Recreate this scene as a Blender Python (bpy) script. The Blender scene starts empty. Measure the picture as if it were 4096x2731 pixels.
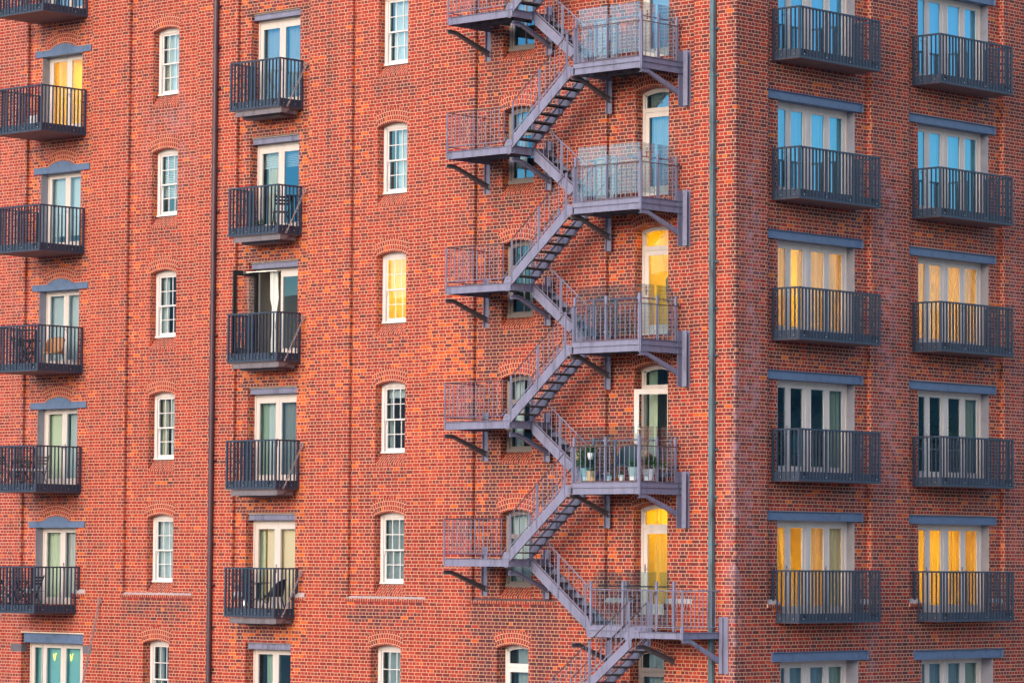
import bpy, bmesh, math, random
from mathutils import Vector, Matrix
random.seed(7)
S = bpy.context.scene
COL = S.collection
P = 3.268            # storey height: 38 brick courses of 86 mm
CR = 0.086
# ------------------------------------------------------------------ materials
MATS = {}
def new_mat(name):
    m = bpy.data.materials.new(name); m.use_nodes = True
    nt = m.node_tree; nt.nodes.clear()
    MATS[name] = m
    return m, nt
class N:
    """tiny node-graph writer"""
    def __init__(s, nt): s.nt = nt
    def n(s, t, **kw):
        nd = s.nt.nodes.new(t)
        for k, v in kw.items(): setattr(nd, k, v)
        return nd
    def put(s, sock, v):
        if v is None: return
        if hasattr(v, 'is_output') or isinstance(v, bpy.types.NodeSocket): s.nt.links.new(v, sock)
        else: sock.default_value = v
    def m(s, op, a, b=None, c=None, clamp=False):
        nd = s.n('ShaderNodeMath', operation=op); nd.use_clamp = clamp
        s.put(nd.inputs[0], a); s.put(nd.inputs[1], b)
        if c is not None: s.put(nd.inputs[2], c)
        return nd.outputs[0]
    def mix(s, f, a, b, mode='MIX'):
        nd = s.n('ShaderNodeMix', data_type='RGBA', blend_type=mode)
        s.put(nd.inputs[0], f)
        s.put(nd.inputs[6], a); s.put(nd.inputs[7], b)
        return nd.outputs[2]
    def noise(s, vec, scale, detail=2.0, rough=0.5):
        nd = s.n('ShaderNodeTexNoise'); nd.inputs['Scale'].default_value = scale
        nd.inputs['Detail'].default_value = detail; nd.inputs['Roughness'].default_value = rough
        if vec is not None: s.nt.links.new(vec, nd.inputs['Vector'])
        return nd
    def comb(s, x, y, z=0.0):
        nd = s.n('ShaderNodeCombineXYZ'); s.put(nd.inputs[0], x); s.put(nd.inputs[1], y); s.put(nd.inputs[2], z)
        return nd.outputs[0]
    def ramp(s, f, stops, interp='LINEAR'):
        nd = s.n('ShaderNodeValToRGB'); cr = nd.color_ramp; cr.interpolation = interp
        while len(cr.elements) < len(stops): cr.elements.new(0.5)
        for e, (p, c) in zip(cr.elements, stops): e.position = p; e.color = (*c, 1)
        s.put(nd.inputs[0], f); return nd.outputs[0]
    def out(s, sh):
        o = s.n('ShaderNodeOutputMaterial'); s.nt.links.new(sh, o.inputs['Surface'])
    def bsdf(s, col, rough=0.7, metal=0.0, spec=0.5, bump=None, bstr=0.3, bdist=0.01, emis=None, estr=0.0):
        b = s.n('ShaderNodeBsdfPrincipled')
        s.put(b.inputs['Base Color'], col); s.put(b.inputs['Roughness'], rough)
        b.inputs['Metallic'].default_value = metal; b.inputs['Specular IOR Level'].default_value = spec
        if emis: b.inputs['Emission Color'].default_value = (*emis, 1); b.inputs['Emission Strength'].default_value = estr
        if bump is not None:
            bp = s.n('ShaderNodeBump'); bp.inputs['Strength'].default_value = bstr; bp.inputs['Distance'].default_value = bdist
            s.nt.links.new(bump, bp.inputs['Height']); s.nt.links.new(bp.outputs[0], b.inputs['Normal'])
        return b

REDS = [(0.0, (0.16, 0.017, 0.019)), (0.22, (0.235, 0.022, 0.021)), (0.5, (0.34, 0.030, 0.023)), (0.78, (0.43, 0.043, 0.026)), (1.0, (0.53, 0.078, 0.038))]
def brick_material(name, mode, W0, W1, RH, OFF, base_dark=0.15, mort=0.0066, swap=False):
    m, nt = new_mat(name); g = N(nt)
    tc = g.n('ShaderNodeTexCoord'); geo = g.n('ShaderNodeNewGeometry')
    pos = geo.outputs['Position']
    sp = g.n('ShaderNodeSeparateXYZ'); nt.links.new(pos, sp.inputs[0])
    if mode == 'world':
        sn = g.n('ShaderNodeSeparateXYZ'); nt.links.new(geo.outputs['True Normal'], sn.inputs[0])
        ax = g.m('ABSOLUTE', sn.outputs[0]); ay = g.m('ABSOLUTE', sn.outputs[1]); az = g.m('ABSOLUTE', sn.outputs[2])
        isx = g.m('GREATER_THAN', ax, ay)
        isz = g.m('GREATER_THAN', az, 0.75)
        nsx = g.m('SUBTRACT', 1.0, isx)
        uu = g.m('ADD', g.m('MULTIPLY', sp.outputs[0], nsx), g.m('MULTIPLY', sp.outputs[1], isx))
        U = g.m('ADD', g.m('MULTIPLY', uu, g.m('SUBTRACT', 1.0, isz)), g.m('MULTIPLY', sp.outputs[0], isz))
        V = g.m('ADD', g.m('MULTIPLY', sp.outputs[2], g.m('SUBTRACT', 1.0, isz)), g.m('MULTIPLY', sp.outputs[1], isz))
    else:
        uv = g.n('ShaderNodeUVMap'); su = g.n('ShaderNodeSeparateXYZ'); nt.links.new(uv.outputs[0], su.inputs[0])
        U, V = su.outputs[0], su.outputs[1]
        if swap: U, V = V, U
    # slight waviness of the courses and perps
    wob = g.noise(pos, 5.0, 3.0)
    wz = g.m('MULTIPLY', g.m('SUBTRACT', wob.outputs['Fac'], 0.5), 0.012)
    wob2 = g.noise(pos, 11.0, 2.0)
    wx = g.m('MULTIPLY', g.m('SUBTRACT', wob2.outputs['Fac'], 0.5), 0.020)
    V = g.m('ADD', g.m('ADD', V, wz), 86.0)
    U = g.m('ADD', g.m('ADD', U, wx), 120.0)
    vr = g.m('DIVIDE', V, RH); row = g.m('FLOOR', vr); fv = g.m('SUBTRACT', vr, row)
    par = g.m('MODULO', row, 2.0)
    width = g.m('ADD', W0, g.m('MULTIPLY', par, W1 - W0))
    # small random shift of each course
    wn0 = g.n('ShaderNodeTexWhiteNoise', noise_dimensions='1D'); nt.links.new(row, wn0.inputs['W'])
    jit = g.m('MULTIPLY', wn0.outputs['Value'], 0.035)
    ur = g.m('DIVIDE', g.m('ADD', g.m('ADD', U, g.m('MULTIPLY', par, OFF)), jit), width)
    cell = g.m('FLOOR', ur); fu = g.m('SUBTRACT', ur, cell)
    du = g.m('MULTIPLY', g.m('MINIMUM', fu, g.m('SUBTRACT', 1.0, fu)), width)
    dv = g.m('MULTIPLY', g.m('MINIMUM', fv, g.m('SUBTRACT', 1.0, fv)), RH)
    d = g.m('MINIMUM', du, dv)
    mn = g.noise(pos, 28.0, 2.0)
    mw = g.m('ADD', mort - 0.002, g.m('MULTIPLY', mn.outputs['Fac'], 0.004))
    isb = g.m('MULTIPLY', g.m('SUBTRACT', d, mw), 450.0, clamp=True)      # 1 on brick, 0 in the joint
    wn = g.n('ShaderNodeTexWhiteNoise', noise_dimensions='3D')
    nt.links.new(g.comb(cell, row, 0.37), wn.inputs['Vector'])
    wn2 = g.n('ShaderNodeTexWhiteNoise', noise_dimensions='3D')
    nt.links.new(g.comb(cell, row, 7.91), wn2.inputs['Vector'])
    r1, r2 = wn.outputs['Value'], wn2.outputs['Value']
    big = g.noise(pos, 0.55, 3.0)
    tone = g.m('ADD', g.m('MULTIPLY', r2, 0.58), g.m('MULTIPLY', g.m('SUBTRACT', big.outputs['Fac'], 0.26), 0.85), clamp=True)
    col = g.ramp(tone, REDS)
    at = g.n('ShaderNodeAttribute', attribute_name='wear_glow'); sa = g.n('ShaderNodeSeparateColor')
    nt.links.new(at.outputs['Color'], sa.inputs[0])
    med = g.noise(pos, 1.7, 3.0)
    medv = g.m('SUBTRACT', g.m('MULTIPLY', med.outputs['Fac'], 2.0), 0.5, clamp=True)
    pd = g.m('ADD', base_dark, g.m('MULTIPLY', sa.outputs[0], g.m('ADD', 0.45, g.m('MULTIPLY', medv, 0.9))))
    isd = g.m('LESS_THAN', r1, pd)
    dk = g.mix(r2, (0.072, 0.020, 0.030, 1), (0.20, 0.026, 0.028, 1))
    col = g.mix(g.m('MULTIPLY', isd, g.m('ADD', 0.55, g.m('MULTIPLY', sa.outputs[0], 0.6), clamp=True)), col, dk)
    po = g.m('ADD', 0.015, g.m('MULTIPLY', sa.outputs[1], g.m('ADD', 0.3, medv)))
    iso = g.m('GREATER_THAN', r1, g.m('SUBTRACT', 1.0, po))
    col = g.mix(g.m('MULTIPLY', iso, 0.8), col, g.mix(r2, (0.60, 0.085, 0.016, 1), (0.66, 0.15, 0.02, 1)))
    fn = g.noise(pos, 60.0, 4.0, 0.65)
    fac = g.m('ADD', 0.80, g.m('MULTIPLY', fn.outputs['Fac'], 0.40))
    col = g.mix(1.0, col, g.comb(fac, fac, fac), 'MULTIPLY')
    ef = g.noise(pos, 3.2, 5.0, 0.7)
    efm = g.m('MULTIPLY', g.m('MULTIPLY', g.m('SUBTRACT', ef.outputs['Fac'], 0.42), 4.0, clamp=True), sa.outputs[2], clamp=True)
    efm = g.m('MULTIPLY', efm, g.m('ADD', 0.35, g.m('MULTIPLY', r2, 0.65)))
    col = g.mix(efm, col, (0.46, 0.30, 0.42, 1))
    mtone = g.noise(pos, 2.3, 4.0)
    mcol = g.mix(mtone.outputs['Fac'], (0.58, 0.30, 0.165, 1), (0.72, 0.46, 0.31, 1))
    mcol = g.mix(g.m('MULTIPLY', sa.outputs[0], 0.30), mcol, (0.30, 0.17, 0.14, 1))
    col = g.mix(isb, mcol, col)
    hgt = g.m('ADD', g.m('MULTIPLY', isb, 1.0), g.m('MULTIPLY', fn.outputs['Fac'], 0.25))
    b = g.bsdf(col, g.m('ADD', 0.62, g.m('MULTIPLY', r1, 0.25)), spec=0.35, bump=hgt, bstr=0.55, bdist=0.006)
    g.out(b.outputs[0])
    return m

def paint(name, col, rough=0.5, metal=0.0, var=0.12, scale=6.0, spec=0.5, streak=False, bump=0.0, col2=None):
    m, nt = new_mat(name); g = N(nt)
    geo = g.n('ShaderNodeNewGeometry'); pos = geo.outputs['Position']
    mp = g.n('ShaderNodeMapping'); nt.links.new(pos, mp.inputs[0])
    mp.inputs['Scale'].default_value = (1, 1, 0.18 if streak else 1)
    nz = g.noise(mp.outputs[0], scale, 5.0, 0.65)
    c2 = col2 or tuple(max(0.0, c * (1 - var * 2.4)) for c in col)
    hi = tuple(min(1.0, c * (1 + var)) for c in col)
    c = g.ramp(nz.outputs['Fac'], [(0.30, c2), (0.48, col), (0.75, hi)])
    r = g.m('ADD', rough - 0.08, g.m('MULTIPLY', nz.outputs['Fac'], 0.2), clamp=True)
    b = g.bsdf(c, r, metal, spec, bump=(nz.outputs['Fac'] if bump else None), bstr=bump, bdist=0.004)
    g.out(b.outputs[0]); return m

def glass_mat(name, refl=0.45, tint=(0.55, 0.86, 1.0), through=(0.82, 0.92, 0.93), rough=0.0):
    m, nt = new_mat(name); g = N(nt)
    geo = g.n('ShaderNodeNewGeometry')
    nz = g.noise(geo.outputs['Position'], 1.1, 1.0)
    bp = g.n('ShaderNodeBump'); bp.inputs['Strength'].default_value = 0.02; bp.inputs['Distance'].default_value = 0.02
    nt.links.new(nz.outputs['Fac'], bp.inputs['Height'])
    gl = g.n('ShaderNodeBsdfGlossy'); gl.inputs['Color'].default_value = (*tint, 1); gl.inputs['Roughness'].default_value = rough
    nt.links.new(bp.outputs[0], gl.inputs['Normal'])
    tr = g.n('ShaderNodeBsdfTransparent'); tr.inputs['Color'].default_value = (*through, 1)
    lw = g.n('ShaderNodeLayerWeight'); lw.inputs['Blend'].default_value = 0.25
    f = g.m('ADD', refl, g.m('MULTIPLY', lw.outputs['Fresnel'], 0.35), clamp=True)
    mx = g.n('ShaderNodeMixShader'); nt.links.new(f, mx.inputs[0]); nt.links.new(tr.outputs[0], mx.inputs[1]); nt.links.new(gl.outputs[0], mx.inputs[2])
    g.out(mx.outputs[0]); return m

def cloth(name, col, trans=0.5, em=None, est=0.0):
    m, nt = new_mat(name); g = N(nt)
    geo = g.n('ShaderNodeNewGeometry')
    nz = g.noise(geo.outputs['Position'], 40.0, 2.0)
    c = g.mix(nz.outputs['Fac'], tuple(x * 0.86 for x in col) + (1,), (*col, 1))
    d = g.n('ShaderNodeBsdfDiffuse'); nt.links.new(c, d.inputs[0])
    t = g.n('ShaderNodeBsdfTranslucent'); nt.links.new(c, t.inputs[0])
    mx = g.n('ShaderNodeMixShader'); mx.inputs[0].default_value = trans
    nt.links.new(d.outputs[0], mx.inputs[1]); nt.links.new(t.outputs[0], mx.inputs[2])
    g.out(mx.outputs[0]); return m
def emit(name, col, s):
    m, nt = new_mat(name); g = N(nt)
    e = g.n('ShaderNodeEmission'); e.inputs[0].default_value = (*col, 1); e.inputs[1].default_value = s
    g.out(e.outputs[0]); return m

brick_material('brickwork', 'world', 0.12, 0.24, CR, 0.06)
brick_material('arch_brick', 'uv', 0.083, 0.083, 0.1155, 0.0415, base_dark=0.22)
brick_material('sill_brick', 'uv', 0.236, 0.236, 0.080, 0.118, base_dark=0.35, swap=True)
paint('balcony_steel', (0.036, 0.055, 0.092), 0.42, 0.0, 0.12, 9.0, streak=True)
paint('stair_steel', (0.220, 0.222, 0.330), 0.45, 0.0, 0.14, 7.0, streak=True)
paint('stair_steel_dark', (0.13, 0.12, 0.145), 0.5, 0.0, 0.15, 7.0)
paint('handrail_steel', (0.10, 0.065, 0.075), 0.4, 0.0, 0.15, 9.0)
paint('tread_steel', (0.055, 0.050, 0.055), 0.55, 0.0, 0.2, 14.0)
paint('lintel_steel', (0.115, 0.175, 0.30), 0.45, 0.0, 0.12, 5.0)
paint('old_channel', (0.19, 0.165, 0.185), 0.5, 0.1, 0.15, 8.0, streak=True)
paint('chain_iron', (0.32, 0.25, 0.26), 0.5, 0.3, 0.2, 30.0)
paint('bolt_metal', (0.60, 0.60, 0.62), 0.35, 0.8, 0.05)
paint('liner_steel', (0.27, 0.27, 0.32), 0.5, 0.0, 0.08, 4.0)
paint('soffit_panel', (0.17, 0.105, 0.11), 0.65, 0.0, 0.12, 3.0)
paint('cream_paint', (0.68, 0.61, 0.57), 0.5, 0.0, 0.05, 4.0, streak=True)
paint('white_paint', (0.76, 0.71, 0.69), 0.45, 0.0, 0.05, 6.0, streak=True)
paint('taupe_paint', (0.26, 0.225, 0.215), 0.5, 0.0, 0.07, 6.0)
paint('stone', (0.50, 0.44, 0.44), 0.75, 0.0, 0.12, 9.0, bump=0.3)
paint('pale_mortar', (0.74, 0.60, 0.46), 0.85, 0.0, 0.1, 9.0)
paint('brown_pipe', (0.080, 0.040, 0.055), 0.4, 0.0, 0.3, 6.0, streak=True, col2=(0.030, 0.028, 0.050))
paint('copper_patina', (0.10, 0.165, 0.195), 0.6, 0.1, 0.55, 7.0, streak=True, col2=(0.060, 0.035, 0.050))
paint('room_wall', (0.50, 0.46, 0.40), 0.8, 0.0, 0.03, 2.0)
paint('room_dark', (0.20, 0.24, 0.23), 0.8, 0.0, 0.1, 2.0)
paint('room_mid', (0.30, 0.36, 0.30), 0.8, 0.0, 0.35, 0.9)
paint('lit_wall', (0.88, 0.72, 0.20), 0.8, 0.0, 0.03, 2.0)
paint('dark_metal', (0.018, 0.018, 0.022), 0.45, 0.0, 0.1)
paint('weathered_wood', (0.20, 0.145, 0.115), 0.7, 0.0, 0.2, 20.0)
paint('teak', (0.40, 0.14, 0.075), 0.6, 0.0, 0.15, 18.0)
paint('deck_timber', (0.10, 0.035, 0.028), 0.7, 0.0, 0.2, 15.0)
paint('rattan_tan', (0.50, 0.26, 0.11), 0.7, 0.0, 0.2, 60.0, bump=0.5)
paint('rattan_grey', (0.075, 0.10, 0.12), 0.7, 0.0, 0.3, 60.0, bump=0.5)
paint('white_plastic', (0.72, 0.74, 0.76), 0.4, 0.0, 0.04)
paint('pot_blue', (0.46, 0.70, 0.78), 0.4, 0.0, 0.05)
paint('pot_tan', (0.55, 0.36, 0.19), 0.6, 0.0, 0.1)
paint('pot_dark', (0.03, 0.028, 0.032), 0.5, 0.0, 0.1)
paint('basket', (0.58, 0.48, 0.30), 0.8, 0.0, 0.15, 60.0, bump=0.5)
paint('foliage', (0.060, 0.17, 0.035), 0.6, 0.0, 0.35, 25.0, col2=(0.022, 0.070, 0.022))
paint('flower_red', (0.42, 0.03, 0.08), 0.6, 0.0, 0.2, 30.0)
paint('dry_leaf', (0.36, 0.12, 0.05), 0.8, 0.0, 0.3, 20.0)
paint('cushion', (0.55, 0.52, 0.54), 0.85, 0.0, 0.05)
paint('coat_grey', (0.13, 0.16, 0.12), 0.85, 0.0, 0.15, 10.0)
paint('chrome', (0.62, 0.58, 0.56), 0.25, 0.9, 0.05)
paint('roofing', (0.10, 0.10, 0.11), 0.9, 0.0, 0.1)
paint('paving', (0.26, 0.24, 0.23), 0.9, 0.0, 0.2, 0.8)
paint('reflection_ring_cover', (0.045, 0.085, 0.10), 0.95, 0.0, 0.3, 0.02)
paint('teal_plastic', (0.10, 0.42, 0.48), 0.5, 0.0, 0.05)
glass_mat('window_glass', 0.26, (0.22, 0.52, 0.72))
glass_mat('window_glass_azure', 0.50, (0.09, 0.36, 0.62))
glass_mat('window_glass_pale', 0.26, (0.34, 0.74, 0.95))
glass_mat('window_glass_blue', 0.42, (0.20, 0.66, 1.0), (0.72, 0.90, 0.98))
glass_mat('window_glass_clear', 0.10, (0.7, 0.9, 1.0), (0.95, 0.97, 0.95))
glass_mat('balustrade_glass', 0.11, (0.70, 0.86, 1.0), (0.86, 0.95, 0.95))
cloth('curtain_white', (0.88, 0.92, 0.90), 0.12)
cloth('curtain_cream', (0.84, 0.74, 0.54), 0.15)
cloth('curtain_green', (0.58, 0.70, 0.54), 0.12)
cloth('curtain_grey', (0.55, 0.60, 0.60), 0.12)
cloth('curtain_lit', (0.98, 0.82, 0.28), 0.75)
cloth('curtain_lit_pale', (0.92, 0.80, 0.62), 0.6)
cloth('blind_white', (0.88, 0.92, 0.92), 0.10)
cloth('blind_teal', (0.36, 0.76, 0.76), 0.1)
cloth('blind_beige', (0.72, 0.72, 0.50), 0.15)
emit('lamp_glow', (1.0, 0.63, 0.05), 68.0)
emit('lamp_glow_soft', (1.0, 0.66, 0.14), 34.0)
emit('lamp_small', (1.0, 0.80, 0.10), 2.2)

# ------------------------------------------------------------------ mesh builder
def MAP(side):
    if side == 'L': return lambda p: (p[0], -p[1], p[2])     # u, outward distance, z
    if side == 'R': return lambda p: (p[1], p[0], p[2])
    return lambda p: p
class MB:
    def __init__(s, side='W', uv=False):
        s.v = []; s.f = []; s.mi = []; s.sm = []; s.uv = [] if uv else None; s.map = MAP(side); s.cur = 0; s.vc = None
    def add(s, pts, faces, smooth=False, uvs=None):
        o = len(s.v); s.v += [s.map(p) for p in pts]
        for i, f in enumerate(faces):
            s.f.append([o + k for k in f]); s.mi.append(s.cur); s.sm.append(smooth)
            if s.uv is not None: s.uv += (uvs[i] if uvs else [(0, 0)] * len(f))
        return s
    def box(s, a0, a1, b0, b1, c0, c1):
        p = [(x, y, z) for z in (c0, c1) for y in (b0, b1) for x in (a0, a1)]
        return s.add(p, [(0, 2, 3, 1), (4, 5, 7, 6), (0, 1, 5, 4), (2, 6, 7, 3), (0, 4, 6, 2), (1, 3, 7, 5)])
    def quad(s, a, b, c, d, uvs=None): return s.add([a, b, c, d], [(0, 1, 2, 3)], uvs=[uvs] if uvs else None)
    def prism(s, poly, a0, a1, plane='uz'):
        """polygon in (u,z) swept along the outward axis a0..a1; plane 'az': polygon in (outward,z) swept along u"""
        n = len(poly)
        if plane == 'uz': P0 = [(x, a0, z) for x, z in poly]; P1 = [(x, a1, z) for x, z in poly]
        elif plane == 'az': P0 = [(a0, x, z) for x, z in poly]; P1 = [(a1, x, z) for x, z in poly]
        else: P0 = [(x, y, a0) for x, y in poly]; P1 = [(x, y, a1) for x, y in poly]
        fs = [tuple(range(n)), tuple(range(2 * n - 1, n - 1, -1))] + [(i, (i + 1) % n, n + (i + 1) % n, n + i) for i in range(n)]
        return s.add(P0 + P1, fs)
    def bar(s, p, q, w, h, up=(0, 0, 1)):
        p = Vector(p); q = Vector(q); d = (q - p).normalized(); upv = Vector(up)
        if abs(d.dot(upv)) > 0.98: upv = Vector((0, 1, 0))
        r = d.cross(upv).normalized() * (w / 2); t = r.cross(d).normalized() * (h / 2)
        pts = [tuple(e + a * r + b * t) for e in (p, q) for a, b in ((-1, -1), (1, -1), (1, 1), (-1, 1))]
        return s.add(pts, [(0, 1, 2, 3), (7, 6, 5, 4), (0, 4, 5, 1), (1, 5, 6, 2), (2, 6, 7, 3), (3, 7, 4, 0)])
    def tube(s, pts, r, n=8, closed=False, caps=True):
        pts = [Vector(p) for p in pts]; m = len(pts); rings = []
        prev = None
        for i, p in enumerate(pts):
            if closed: d = (pts[(i + 1) % m] - pts[i - 1]).normalized()
            else: d = (pts[min(i + 1, m - 1)] - pts[max(i - 1, 0)]).normalized()
            if prev is None:
                a = Vector((0, 0, 1)) if abs(d.z) < 0.9 else Vector((1, 0, 0))
                x = d.cross(a).normalized()
            else:
                x = (prev - d * prev.dot(d)).normalized()
            y = d.cross(x); prev = x
            rings.append([tuple(p + (x * math.cos(2 * math.pi * k / n) + y * math.sin(2 * math.pi * k / n)) * r) for k in range(n)])
        fs = []
        for i in range(m if closed else m - 1):
            j = (i + 1) % m
            for k in range(n): fs.append((i * n + k, i * n + (k + 1) % n, j * n + (k + 1) % n, j * n + k))
        s.add([p for r_ in rings for p in r_], fs, smooth=True)
        if caps and not closed:
            s.add(rings[0], [tuple(range(n))]); s.add(rings[-1], [tuple(range(n - 1, -1, -1))])
        return s
    def lathe(s, c, prof, n=20):
        pts = []
        for r, z in prof:
            for k in range(n):
                a = 2 * math.pi * k / n; pts.append((c[0] + r * math.cos(a), c[1] + r * math.sin(a), c[2] + z))
        fs = []
        for i in range(len(prof) - 1):
            for k in range(n): fs.append((i * n + k, i * n + (k + 1) % n, (i + 1) * n + (k + 1) % n, (i + 1) * n + k))
        return s.add(pts, fs, smooth=True)
    def build(s, name, mats, parent=None, fix=True):
        me = bpy.data.meshes.new(name)
        off = ROOTLOC.get(rootof(parent), Vector((0, 0, 0))) if parent else Vector((0, 0, 0))
        me.from_pydata([tuple(Vector(p) - off) for p in s.v], [], s.f)
        if isinstance(mats, str): mats = [mats]
        for m in mats: me.materials.append(MATS[m])
        me.polygons.foreach_set('material_index', s.mi); me.polygons.foreach_set('use_smooth', s.sm)
        if s.uv is not None:
            ul = me.uv_layers.new(name='UVMap'); ul.data.foreach_set('uv', [c for t in s.uv for c in t])
        if s.vc is not None:
            at = me.color_attributes.new('wear_glow', 'FLOAT_COLOR', 'POINT')
            at.data.foreach_set('color', [c for t in s.vc for c in t])
        if fix:
            bm = bmesh.new(); bm.from_mesh(me); bmesh.ops.recalc_face_normals(bm, faces=bm.faces); bm.to_mesh(me); bm.free()
        me.update()
        o = bpy.data.objects.new(name, me); COL.objects.link(o)
        if parent: o.parent = parent
        return o
ROOTLOC = {}
def rootof(o):
    while o is not None and o.parent: o = o.parent
    return o
def thing(name, label, cat, loc, group=None):
    o = bpy.data.objects.new(name, None); COL.objects.link(o); o.location = loc; o.empty_display_size = 0.2
    o['label'] = label; o['category'] = cat
    if group: o['group'] = group
    ROOTLOC[o] = Vector(loc); return o
CH = {}
def kids(o):
    return [c for c in bpy.data.objects if c.parent == o]
def copy_tree(o, dz=0.0, parent=None, label=None, top=True):
    c = o.copy(); COL.objects.link(c)
    if top: c.location = (o.location[0], o.location[1], o.location[2] + dz)
    if parent is not None: c.parent = parent
    if label: c['label'] = label
    for k in kids(o): copy_tree(k, 0.0, c, None, False)
    if o in ROOTLOC: ROOTLOC[c] = ROOTLOC[o] + Vector((0, 0, dz))
    return c

# ------------------------------------------------------------------ the building
BASE = -8.4
bld = thing('brick_building', 'old red brick warehouse block with stepped pilasters, seen at its corner', 'building', (-16.0, 8.0, BASE))
LP = [(-29.75, -27.02), (-25.45, -22.71), (-21.15, -18.41), (-16.84, -14.13), (-12.56, -9.84), (-8.25, -5.55), (-3.955, -1.283)]
RP = [(1.22, 5.15), (6.73, 10.69), (12.24, 16.2)]
D = 0.12; ZL = -0.95; ZT = 17.2
F0 = 2.006
def gauss(x, c, w): return math.exp(-((x - c) / w) ** 2)
def band(x, a, b, s=0.15):
    return max(0.0, min(1.0, (x - a) / s + 0.5)) * max(0.0, min(1.0, (b - x) / s + 0.5))
def wear_glow(side, u, z):
    r = g = b = 0.0
    if side == 'L':
        for a, c in LP:
            if z > ZL:
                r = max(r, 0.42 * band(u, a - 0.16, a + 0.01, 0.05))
                g = max(g, 0.20 * band(u, a, a + 0.35, 0.2))  # warm glow of the inner corner, painted in as extra orange bricks
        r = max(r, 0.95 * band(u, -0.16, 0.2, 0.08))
        if u > -9.0: r += 0.10
        if u > -8.6 and u < -1.2: r += 0.22
        if -4.0 < u < -1.2 and z > ZL: r += 0.14
        zz = (z % P)
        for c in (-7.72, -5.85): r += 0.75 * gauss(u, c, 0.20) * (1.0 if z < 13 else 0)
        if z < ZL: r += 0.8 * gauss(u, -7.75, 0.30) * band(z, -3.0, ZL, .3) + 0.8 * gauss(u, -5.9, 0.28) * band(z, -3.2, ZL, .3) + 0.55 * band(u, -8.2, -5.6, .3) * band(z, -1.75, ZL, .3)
        for a in (-21.15, -12.56):
            if z < ZL: r += 0.75 * band(u, a, a + 2.7, .3) * band(z, -1.62, -1.0, .25)
        if -16.84 < u < -14.0:
            g += 0.45 * band(u, -14.62, -14.1, .1) * band(z, -2.8, 11.5, 1.0)
            g += 0.40 * band(zz, 1.25, 1.7, .1); r += 0.5 * band(zz, 1.20, 1.62, .1) * band(u, -16.8, -15.3, .4) + 0.75 * band(zz, 1.18, 1.30, .04)
            r += 0.45 * band(u, -14.62, -14.1, .1) * band(z, 9.8, 14.5, .6)
            r += 0.35 * band(u, -16.62, -16.40, .08)
            g += 0.25 * band(u, -16.84, -16.6, .08)
        if -25.45 < u < -22.7 and z > ZL:
            r += 0.40 * band(zz, 1.30, 1.80, .1); g += 0.15
        r += 0.65 * gauss(u, -13.33, 0.13) * band(z, 10.2, 15, 1.0)
        for c in (-19.75, -11.2, -6.9):                       # soot below the sills
            r += 0.50 * band(u, c - 0.75, c + 0.65, .2) * band(zz, 1.98, 2.36, .12) * (1 if z > ZL else 0)
        g += 0.42 * band(u, -9.9, -8.3, .3) * band(z, 4.6, 5.9, .4) + 0.16 * band(u, -14.2, -12.5, .3) * band(z, 4.0, 8.0, 1.0)
        g += 0.30 * gauss(u, -13.9, 0.35) * gauss(z, 12.6, 0.45)
        g += 0.16 * gauss(u, -10.2, 1.8) * gauss(z, 4.5, 2.5)
        b += 0.35 * gauss(u, -19.6, 1.1) * band(z, 9.8, 12.6, .6) + 0.20 * gauss(u, -25.4, 1.2)
        b += 0.55 * gauss(u, -0.05, 0.25) * band(z, -3, 2.8, 1.0)
    else:
        r += 0.42
        r += 0.50 * band(u, -0.2, 0.14, 0.06)
        for a, c in RP:
            if z > ZL:
                r += 0.12 * band(u, a - 0.1, a + 0.05, .05)
                r += 0.40 * band(u, a + 0.3, c - 0.3, .3) * band(z % P, 1.55, 1.92, .15)
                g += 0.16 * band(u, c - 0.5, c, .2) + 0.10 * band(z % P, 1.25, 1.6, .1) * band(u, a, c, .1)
        b += 0.85 * gauss(u, 0.62, 0.30) * band(z, 0.5, 9.6, 1.5) + 0.70 * gauss(u, 5.85, 0.45) * band(z, 1.5, 9.6, 1.5)
        b += 0.75 * gauss(u, 0.06, 0.20) * band(z, -2.4, 4.6, 1.0) + 0.5 * gauss(u, 5.2, 0.18) * band(z, -3.5, 0.0, .8)
        b += 0.28 * gauss(u, 11.2, 0.4) * band(z, 0.0, 9.6, 1.5) + 0.3 * gauss(u, 4.9, 0.2) * band(z, 8.5, 10.2, .8)
        r += 0.4 * band(u, 6.3, 7.6, .4) * band(z, -3.0, -1.0, .4)
    return (max(0, min(1, r)), max(0, min(1, g)), max(0, min(1, b)), 1.0)

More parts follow.
